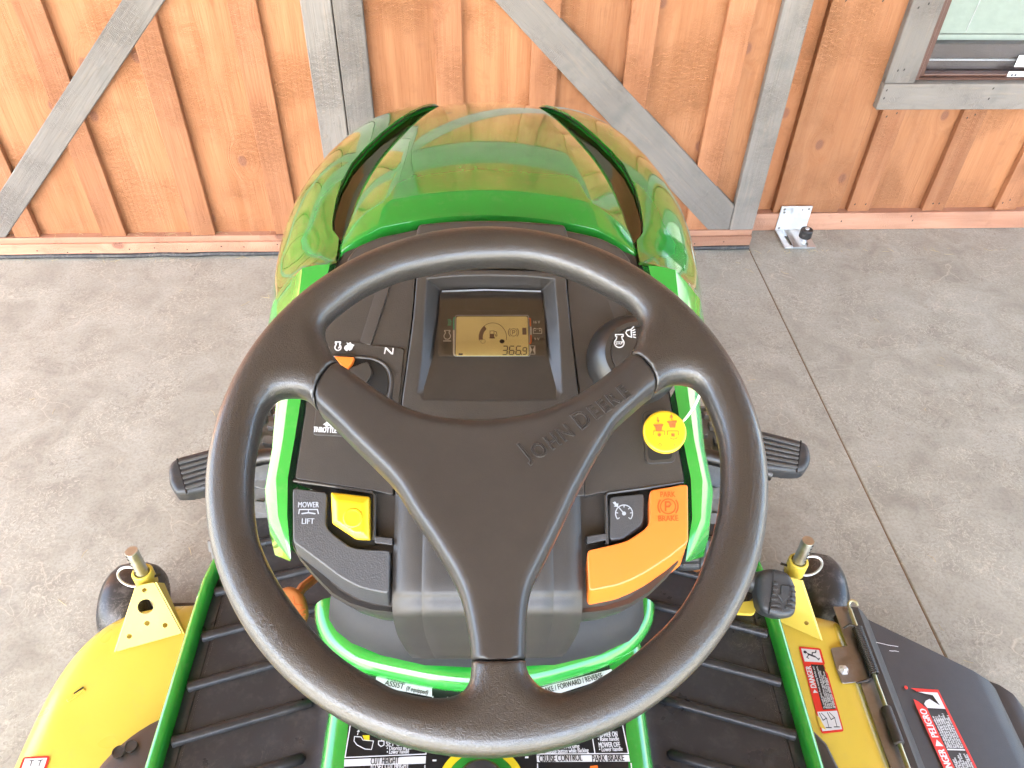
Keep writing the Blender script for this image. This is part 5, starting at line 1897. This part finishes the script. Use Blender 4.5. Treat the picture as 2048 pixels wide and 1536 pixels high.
def quad_uv(q):
    """bilinear map of unit square to 3D quad: u along long axis start->end, v across"""
    return lambda u, v: (q[0] * (1 - u) + q[1] * u) * (1 - v) + (q[3] * (1 - u) + q[2] * u) * v


def danger_label(Q, word, tris, lines, parent, torn):
    f = quad_uv(Q)
    nrm = (Q[1] - Q[0]).cross(Q[3] - Q[0]).normalized()
    if nrm.z < 0:
        nrm = -nrm
    def rect(mb, u0, u1, v0, v1, th):
        mb.flat([f(u0, v0), f(u1, v0), f(u1, v1), f(u0, v1)], nrm, th)
    base = round_poly([f(0, 0), f(1, 0), f(1, 1), f(0, 1)], 0.004, 3)
    o = MB().flat(base, nrm, 0.0005).build('warning_label', M['redprint'], parent)
    return f, nrm, rect


# label beside the chute (reads towards the front); u runs front -> rear, v inboard -> outboard
zq = 0.2055
Q = [ZP(zq).pt(1597, 1293), ZP(zq).pt(1643, 1468), ZP(zq).pt(1688, 1463), ZP(zq).pt(1641, 1297)]
f, nrm, rect = danger_label(Q, 'DANGER', None, None, deck, True)
for a_ in ((0.025, 0.185, 0.09, 0.90), (0.765, 0.975, 0.06, 0.94)):
    mb = MB()
    rect(mb, *a_, .0008)
    mb.build('label_picture_panel', M['white'], deck)
mb = MB()
rect(mb, 0.215, 0.745, 0.34, 0.91, .0008)
mb.build('label_text_panel', M['blackprint'], deck)
dirv = (f(0, .5) - f(1, .5)).normalized()
mb = MB()
letter('DANGER', .0125, f(0.37, 0.20), dirv, nrm, M['white'], deck, bold=.05, lift=.0011, fit=(f(.245, .2) - f(.50, .2)).length)
MB().flat([f(0.555, .09), f(0.555, .31), f(0.515, .20)], nrm, .0011).build('warning_triangle', M['white'], deck)
for i, (txt, v) in enumerate((('To avoid injury from rotating blades and', .42), ('thrown objects:', .50), ('Keep hands and feet away from moving parts.', .58), ('Keep bystanders a safe distance away.', .66), ('Keep deflector in place. Do not', .74), ('operate mower without discharge chute', .82), ('or entire grass catcher in place.', .88))):
    L_ = (f(0.215, .5) - f(0.745, .5)).length
    u1 = (.245, .60, .235, .29, .35, .30, .38)[i]
    letter(txt, .0042, (f(0.735, v) + f(u1, v)) / 2, dirv, nrm, M['white'], deck, bold=.04, lift=.0013, fit=(f(.735, v) - f(u1, v)).length)
mb = MB()
# running figure thrown by objects
c = f(0.105, 0.5)
eu, ev = (f(1, .5) - f(0, .5)).normalized(), (f(.5, 1) - f(.5, 0)).normalized()
def fig(pts, w):
    mb.ribbon([c + eu * a * .001 + ev * b * .001 for a, b in pts], nrm, w, th=.0010)
fig([(-3, -6), (0, 0), (2, 5)], .0030)
fig([(0, 0), (-5, 2), (-5, 7), (-9, 9)], .0018)
fig([(2, 5), (7, 9), (4, 11)], .0018)
fig([(-2, -4), (3, -9), (5, -6)], .0014)
fig([(-3, -6), (-7, -8), (-5, -11)], .0014)
mb.flat([c + eu * (-6 + 2.6 * math.cos(t)) * .001 + ev * (-9.5 + 2.6 * math.sin(t)) * .001 for t in [k * .628 for k in range(10)]], nrm, .0010)
for k, v0 in enumerate((.28, .64)):
    c = f(0.87, v0 + .05)
    fig([(-12, -4), (-4, 2), (-1, -4), (-12, -7)], .0012)
    fig([(-4, 2), (6, 2)], .0009)
    fig([(10, -3), (10, 6)], .0014)
    fig([(6, 2), (10, 2)], .0009)
mb.build('label_pictures', M['pictolabel'], deck)
# torn edge of the label where yellow paint shows
mb = MB()
mb.flat([f(.80, -.02), f(.93, -.02), f(.965, .24), f(.88, .14), f(.83, .10), f(.815, .03)], nrm, .0014)
mb.build('bare_paint_patch', M['yellow'], deck)
mb = MB()
mb.flat([f(.20, 1.01), f(.215, .93), f(.26, .96), f(.28, .91), f(.305, .95), f(.33, 1.01)], nrm, .0012)
mb.build('bare_paint_patch', M['yellow'], deck)
# label at the frame's lower left corner
zq = 0.2055
Q = [ZP(zq).pt(47, 1514), ZP(zq).pt(101, 1512), ZP(zq).pt(80, 1580), ZP(zq).pt(22, 1580)]
f, nrm, rect = danger_label(Q, '', None, None, deck, False)
mb = MB()
rect(mb, .09, .91, .06, .45, .0008)
mb.build('label_picture_panel', M['white'], deck)
mb = MB()
for u0 in (.38, .70):
    mb.ribbon([f(u0, .12), f(u0, .30)], nrm, .0010, th=.001)
    mb.ribbon([f(u0 - .10, .14), f(u0 + .08, .12)], nrm, .0010, th=.001)
mb.build('label_pictures', M['pictolabel'], deck)

# ---- discharge chute ---------------------------------------------------------
ch = [Vector((0.600, 0.712, 0.150)), Vector((0.600, 0.708, 0.196)), Vector((0.606, 0.704, 0.202)), Vector((0.622, 0.702, 0.202)), Vector((0.630, 0.698, 0.196)), Vector((0.642, 0.690, 0.183)), Vector((0.72, 0.652, 0.169)), Vector((0.80, 0.612, 0.154)), Vector((0.822, 0.598, 0.148)), Vector((0.832, 0.588, 0.140)), Vector((0.836, 0.580, 0.120))]
rear = [Vector((p.x, 0.06 if p.x < .63 else 0.06 + (p.x - .63) * .2, p.z)) for p in ch]
rg = [[a.lerp(b, t) for a, b in zip(ch, rear)] for t in (0, .004, .02, .25, .5, .75, 1)]
rg = [[p + Vector((0, 0.004, -0.03)) for p in rg[0]]] + rg
chute = MB().loft(rg).build('discharge_chute', M['chute'], mower, sharp=32)
flap = [Vector((0.828, 0.612, 0.126)), Vector((0.850, 0.600, 0.128)), Vector((0.866, 0.585, 0.127)), Vector((0.876, 0.565, 0.122)), Vector((0.880, 0.54, 0.112))]
MB().loft([[p + Vector((-.004, 0.004, -0.03)) for p in flap], flap, [Vector((p.x - .02 if i == 0 else p.x, p.y - .05, p.z)) for i, p in enumerate(flap)], [Vector((p.x - .02 if i == 0 else p.x, 0.06, p.z)) for i, p in enumerate(flap)]]).build('chute_flap', M['chute'], chute, sharp=50)
# scratches
for p0, p1 in (((1745, 1284), (1796, 1294)), ((1778, 1302), (1797, 1304))):
    pts = [Plane((0.66, 0.68, 0.181), (0.19, 0, 0.98)).pt(p0[0] + (p1[0] - p0[0]) * t, p0[1] + (p1[1] - p0[1]) * t + random.uniform(-1, 1)) for t in (0, .3, .6, 1)]
    MB().ribbon(pts, Vector((.19, 0, .98)), 0.0011, th=.0012).build('scratch', M['white'], chute)
# steel hinge plate, rod, spring, bolt
hp = MB().box((0.578, 0.06, 0.2055), (0.607, 0.700, 0.2085))
hpo = kpart(hp, 'hinge_plate', M['bare'], bevel=.0006, seg=1)
ear = [ZP(0.2100).pt(*p) for p in [(1661, 1296), (1700, 1290), (1722, 1300), (1738, 1362), (1684, 1367), (1672, 1335)]]
kpart(MB().prism(round_poly(ear, .004), Vector((0, 0, -0.002))), 'spring_plate', M['bare'], bevel=.0005, seg=1)
bo = ZP(0.2100).pt(1687, 1340)
kpart(MB().lathe(bo, (0, 0, 1), [(0.0085, 0), (0.0082, .0015), (0.0052, .0016), (0.0052, .0062), (0.0035, .0075), (.0005, .0078)], 6), 'bolt', M['galv'], sharp=30)
hr = [ZP(0.221).pt(u, v) for u, v in ((1688, 1262), (1714, 1330), (1745, 1404), (1768, 1458), (1800, 1560))]
hx = 0.600
kpart(MB().tube([(hx, 0.690, 0.216), (hx, 0.05, 0.216)], 0.0034, 12), 'hinge_rod', M['brass'], sharp=60)
kpart(MB().tube(catmull([(hx, 0.690, 0.216), (hx, 0.698, 0.218), (hx + .004, 0.702, 0.223), (hx + .011, 0.700, 0.223), (hx + .014, .695, .219)], 4), 0.0026, 8), 'rod_hook', M['brass'])
sp = []
y0, y1 = 0.655, 0.575
for k in range(26 * 10):
    t = k / (26 * 10)
    a = 2 * math.pi * k / 10
    sp.append((hx + 0.0072 * math.cos(a), y0 + (y1 - y0) * t, 0.2175 + 0.0072 * math.sin(a)))
sp = [(hx - .020, y0 + .002, 0.213), (hx - .012, y0 + .004, 0.222)] + sp + [(hx - .012, y1 - .006, 0.215), (hx - .03, y1 - .010, 0.2115)]
kpart(MB().tube(sp, 0.0017, 6), 'torsion_spring', M['spring'], sharp=80)
for yk in (0.47, 0.25):
    kpart(MB().lathe((hx, yk, 0.216), (0, 1, 0), [(0.0075, 0), (0.0075, 0.055)], 16), 'hinge_knuckle', M['chute'], bevel=.001, seg=1)
# danger label on the chute: slanting panel
PCH = Plane((0.72, 0.650, 0.168), (ch[7] - ch[5]).cross(Vector((0, -1, 0))))
if PCH.n.z < 0:
    PCH = Plane(PCH.p, -PCH.n)
PCH = PCH.up(0.0025)
Q = [PCH.pt(1815, 1376), PCH.pt(1915, 1600), PCH.pt(1985, 1600), PCH.pt(1876, 1380)]
f, nrm = quad_uv(Q), PCH.n
def crect(mb, u0, u1, v0, v1, th):
    mb.flat([f(u0, v0), f(u1, v0), f(u1, v1), f(u0, v1)], nrm, th)
mb = MB()
mb.flat([f(.0, .10), f(.0, 1.0), f(.02, 1.0), f(1, 1.0), f(1, .93), f(.03, .92), f(.03, .25)], nrm, .0008)
mb.flat([f(.11, .02), f(.13, .14), f(.17, .26), f(.19, .33), f(1, .33), f(1, .0), f(.2, .0)], nrm, .0009)
mb.build('warning_label', M['redprint'], chute)
mb = MB()
mb.flat([f(.035, .28), f(.03, .92), f(.19, .92), f(.19, .34), f(.15, .30), f(.12, .40), f(.10, .55), f(.16, .80), f(.06, .72), f(.05, .50)], nrm, .0010)
mb.build('label_picture_panel', M['white'], chute)
mb = MB()
crect(mb, .565, .578, .36, .90, .0010)
mb.build('label_divider', M['white'], chute)
mb = MB()
dirv = (f(0, .5) - f(1, .5)).normalized()
letter('PELIGRO', .0170, f(0.335, 0.17), dirv, nrm, M['white'], chute, bold=.05, lift=.0014, fit=(f(.205, .2) - f(.465, .2)).length)
letter('DANGER', .0170, f(0.70, 0.17), dirv, nrm, M['white'], chute, bold=.05, lift=.0014, fit=(f(.575, .2) - f(.825, .2)).length)
MB().flat([f(0.545, .05), f(0.545, .29), f(0.485, .17)], nrm, .0014).build('warning_triangle', M['white'], chute)
random.seed(5)
for i in range(8):
    v = .40 + i * .068
    for (u0, u1) in ((.555, random.uniform(.21, .30)), (.98, random.uniform(.60, .68))):
        txt = random.choice(['Para evitar lesiones de las cuchillas y', 'objetos lanzados mantenga las manos y', 'los pies lejos de las partes moviles no']) if u0 < .6 else random.choice(['To avoid injury from rotating blades', 'and thrown objects stay clear keep', 'hands and feet away from moving part'])
        letter(txt, .0056, (f(u0, v) + f(u1, v)) / 2, dirv, nrm, M['white'], chute, bold=.04, fit=(f(u0, v) - f(u1, v)).length)
MB().lathe(PCH.pt(1812, 1375), nrm, [(0.0030, 0), (0.0028, .0008)], 12).build('label_rivet', M['redprint'], chute)

# ---- pedals -----------------------------------------------------------------
def tread_pad(name, px, z, n, thick, mat, parent, r=0.010, arrow=False, ribs=()):
    pl = Plane((0, ZP(z).pt(px[0][0], px[0][1]).y, z), n)
    poly = catmull(pl.pts(px), 4, True)
    o = pillow(name, poly, pl, 0.004, r, mat, parent, h=0.0018, drop=thick)
    return o, pl


pz, ppl = tread_pad('drive_pedal', [(1514, 1165), (1524, 1142), (1548, 1137), (1576, 1146), (1590, 1168), (1594, 1200), (1590, 1228), (1572, 1236), (1545, 1232), (1522, 1216)], 0.47, (0.10, -0.42, 0.9), 0.022, M['rubber'], mower)
mb = MB()
pn = ppl.n
for pts in ([(1566, 1170), (1578, 1171), (1577, 1189), (1582, 1190), (1566, 1205), (1556, 1188), (1562, 1188), (1563, 1170)],):
    mb.prism(ppl.pts(pts, 0.0062), pn * -0.003)
for (a, b) in (((1547, 1166), (1556, 1167)), ((1546, 1176), (1556, 1177)), ((1545, 1186), (1553, 1187)), ((1544, 1197), (1556, 1198)), ((1542, 1208), (1562, 1210)), ((1584, 1173), (1590, 1174)), ((1584, 1183), (1592, 1184)), ((1582, 1194), (1592, 1195)), ((1576, 1204), (1592, 1206)), ((1572, 1214), (1591, 1217)), ((1541, 1217), (1566, 1221))):
    A, B = ppl.pt(*a, 0.0062), ppl.pt(*b, 0.0062)
    d = (B - A).normalized()
    nn = pn.cross(d)
    mb.prism([A - nn * .0018, B - nn * .0018, B + nn * .0018, A + nn * .0018], pn * -0.003)
mb.build('tread_blocks', M['rubber'], pz, bevel=.0006, seg=1)['kind'] = 'stuff'
cres = MB().ribbon(ppl.pts([(1547, 1140), (1544, 1180), (1537, 1228)], 0.0042), pn, .0022).build('tread_groove', M['black'], pz)
MB().tube([ppl.pt(1550, 1190, -0.02), ppl.pt(1520, 1200, -0.05), ppl.pt(1500, 1215, -0.10)], 0.008, 10).build('pedal_arm', M['yellow'], pz)
lug = MB().prism(px_round([(1468, 1205), (1512, 1200), (1514, 1215), (1508, 1228), (1470, 1226)], ZP(0.40), 0, .004), Vector((0, 0, -0.006)))
lug.build('pedal_lug', M['yellow'], pz, bevel=.001)
lug = MB().lathe(ZP(0.42).pt(1512, 1165), (1, -.3, 0), [(0.012, -0.02), (0.015, -.01), (0.015, .012), (0.010, .02)], 20)
lug.build('pedal_boot', M['rubber'], pz, sharp=50)
p2, pl2 = tread_pad('brake_pedal', [(1352, 1125), (1372, 1090), (1392, 1062), (1408, 1063), (1419, 1085), (1420, 1118), (1408, 1136), (1380, 1141), (1356, 1138)], 0.45, (0.0, -0.5, 0.86), 0.02, M['rubber'], mower)
for (a, b) in (((1383, 1080), (1397, 1072)), ((1380, 1092), (1398, 1088)), ((1376, 1105), (1398, 1103)), ((1370, 1120), (1397, 1119)), ((1366, 1130), (1397, 1130))):
    A, B = pl2.pt(*a, 0.0060), pl2.pt(*b, 0.0060)
    d = (B - A).normalized()
    nn = pl2.n.cross(d)
    MB().prism([A - nn * .002, B - nn * .002, B + nn * .002, A + nn * .002], pl2.n * -0.003).build('tread_bar', M['dustyrib'], p2, bevel=.0006, seg=1)
MB().ribbon(pl2.pts([(1402, 1066), (1401, 1100), (1400, 1138)], 0.0042), pl2.n, .0018).build('tread_groove', M['black'], p2)
MB().tube([pl2.pt(1392, 1120, -0.02), pl2.pt(1392, 1135, -0.07), pl2.pt(1380, 1130, -0.11)], 0.007, 8).build('pedal_arm', M['amber'], p2)
# brown lift pedal on the left with a yellow tag behind
p3, pl3 = tread_pad('lift_pedal', [(548, 1205), (556, 1182), (578, 1172), (600, 1182), (612, 1205), (614, 1232), (600, 1255), (575, 1258), (556, 1240)], 0.44, (0.0, -0.35, 0.93), 0.012, M['amber'], mower, r=0.008)
MB().prism(px_round([(570, 1200), (607, 1197), (614, 1206), (612, 1226), (575, 1226)], ZP(0.415), 0, .004), Vector((0, 0, -0.004))).build('pedal_tag', M['ylwplastic'], p3, bevel=.0008)
for pts in ([(587, 1192), (590, 1208), (605, 1211)], [(612, 1218), (598, 1222), (594, 1230)], [(612, 1228), (602, 1231), (600, 1238)]):
    MB().ribbon(pl3.pts(pts, 0.0046), pl3.n, .0010).build('tread_groove', M['brownprint'], p3)
MB().tube([pl3.pt(580, 1215, -.01), (-0.26, 0.62, 0.40), (-0.22, 0.68, 0.38)], .007, 8).build('pedal_arm', M['amber'], p3)

# ---- forward foot pegs --------------------------------------------------------
for s in (-1, 1):
    zf = 0.42
    outl = [(335, 940), (340, 925), (356, 914), (420, 897), (470, 886), (470, 958), (415, 978), (372, 987), (350, 987), (338, 968)] if s < 0 else [(1623, 912), (1616, 888), (1600, 880), (1530, 862), (1470, 848), (1470, 925), (1534, 938), (1590, 944), (1610, 941), (1620, 928)]
    pl = Plane((0, ZP(zf).pt(*outl[0]).y, zf), (0, -0.15, 0.99))
    poly = round_poly(pl.pts(outl), .006, 3)
    peg = pillow('foot_peg', poly, pl, 0.004, 0.010, M['rubber'], mower, h=0.002, drop=0.024)
    rib = [((358, 929), (352, 920)), ] 
    for k in range(6):
        t = (k + 0.6) / 6.2
        if s < 0:
            A = pl.pt(356 + 17 * t, 921 + 62 * t, 0.0042)
            B = pl.pt(470, 890 + 62 * t, 0.0042)
        else:
            A = pl.pt(1600 - 6 * t, 886 + 54 * t, 0.0042)
            B = pl.pt(1470, 853 + 68 * t, 0.0042)
        d = (B - A).normalized()
        nn = pl.n.cross(d)
        MB().prism([A - nn * .0022 + pl.n * .0022, B - nn * .0022 + pl.n * .0022, B + nn * .0022 + pl.n * .0022, A + nn * .0022 + pl.n * .0022], pl.n * -0.005).build('tread_bar', M['dustyrib'], peg, bevel=.0008, seg=2)
    a, b = ((354, 917), (374, 987)) if s < 0 else ((1602, 881), (1593, 945))
    MB().ribbon([pl.pt(*a, .0043), pl.pt(*b, .0043)], pl.n, .0028).build('tread_groove', M['black'], peg)
    MB().tube([Vector((s * 0.46, 0.83, 0.398)), Vector((s * 0.36, 0.86, 0.405)), Vector((s * 0.22, 0.84, 0.44))], 0.013, 12).build('peg_arm', M['spring'], peg)

# ---- front wheels ---------------------------------------------------------------
for s in (-1, 1):
    cx, cy, cz, R = s * 0.382, 0.915, 0.195, 0.193
    prof = [(0.085, -0.062), (0.115, -0.075), (0.150, -0.078), (0.172, -0.070), (0.181, -0.05), (0.1835, 0.0), (0.181, 0.05), (0.172, 0.070), (0.150, 0.078), (0.115, 0.075), (0.085, 0.062)]
    wh_ = MB().lathe((cx, cy, cz), (1, 0, 0), prof, 48).build('front_wheel', M['tyre'], mower, sharp=60)
    MB().lathe((cx, cy, cz), (1, 0, 0), [(0.03, -0.05), (0.088, -0.06), (0.088, 0.06), (0.03, 0.05)], 32).build('wheel_rim', M['yellow'], wh_, sharp=40)
    lugs = MB()
    NL = 30
    for k in range(NL):
        for sd in (-1, 1):
            a0 = 2 * math.pi * (k + (0.5 if sd > 0 else 0)) / NL
            def P(x, da, r):
                a = a0 + da
                return Vector((cx + x, cy + math.cos(a) * r, cz + math.sin(a) * r))
            # chevron-stepped lug
            o_ = [(0.004, -0.045), (0.004, 0.045), (0.034, 0.075), (0.068, 0.085), (0.070, -0.015), (0.040, -0.03)]
            tp = [P(sd * x, da, R - 0.02 * max(0, (x - .05) / .02) ** 2 * .35) for x, da in o_]
            bt = [P(sd * x, da, R - 0.018) for x, da in o_]
            lugs.prism(tp, bt)
    lg = lugs.build('tread_lugs', M['tyre'], wh_, bevel=0.001, seg=1)
    lg['kind'] = 'stuff'
    # fork and axle end under the hood
    MB().tube([(s * 0.30, cy, 0.2), (s * 0.10, cy, 0.24), (0, cy, 0.25)], 0.022, 10).build('front_axle', M['spring'], mower)
MB().box((-0.14, 0.55, 0.18), (0.14, 1.28, 0.47)).build('chassis', M['dark'], mower, bevel=.01)

# ---- the rear of the machine, behind the driver's viewpoint ------------------------
MB().prism(round_poly([Vector(p) for p in [(-0.50, -0.12, .50), (0.50, -0.12, .50), (0.52, -0.85, .50), (-0.52, -0.85, .50)]], .1, 5), Vector((0, 0, -.18))).build('rear_fender', M['green'], mower, bevel=.02, seg=3)
for s in (-1, 1):
    MB().lathe((s * 0.40, -0.36, 0.25), (1, 0, 0), [(0.10, -0.10), (0.2, -0.11), (0.245, -0.09), (0.252, 0), (0.245, 0.09), (0.2, 0.11), (0.10, 0.10)], 40).build('rear_wheel', M['tyre'], mower, sharp=60)
MB().prism(round_poly([Vector(p) for p in [(-0.22, -0.08, .60), (0.22, -0.08, .60), (0.24, -0.50, .60), (-0.24, -0.50, .60)]], .06, 5), Vector((0, 0, -.09))).build('seat_cushion', M['yellow'], mower, bevel=.02, seg=3)

# print too small to pick apart stays joined as one part
for o in list(bpy.data.objects):
    if o.type == 'MESH' and o.parent is not None and o.name.split('.')[0] in ('printed_symbols', 'display_print', 'lcd_symbols', 'lcd_marks', 'hour_reading', 'label_pictures', 'pictogram', 'lettering', 'sticker_print'):
        o['kind'] = 'stuff'
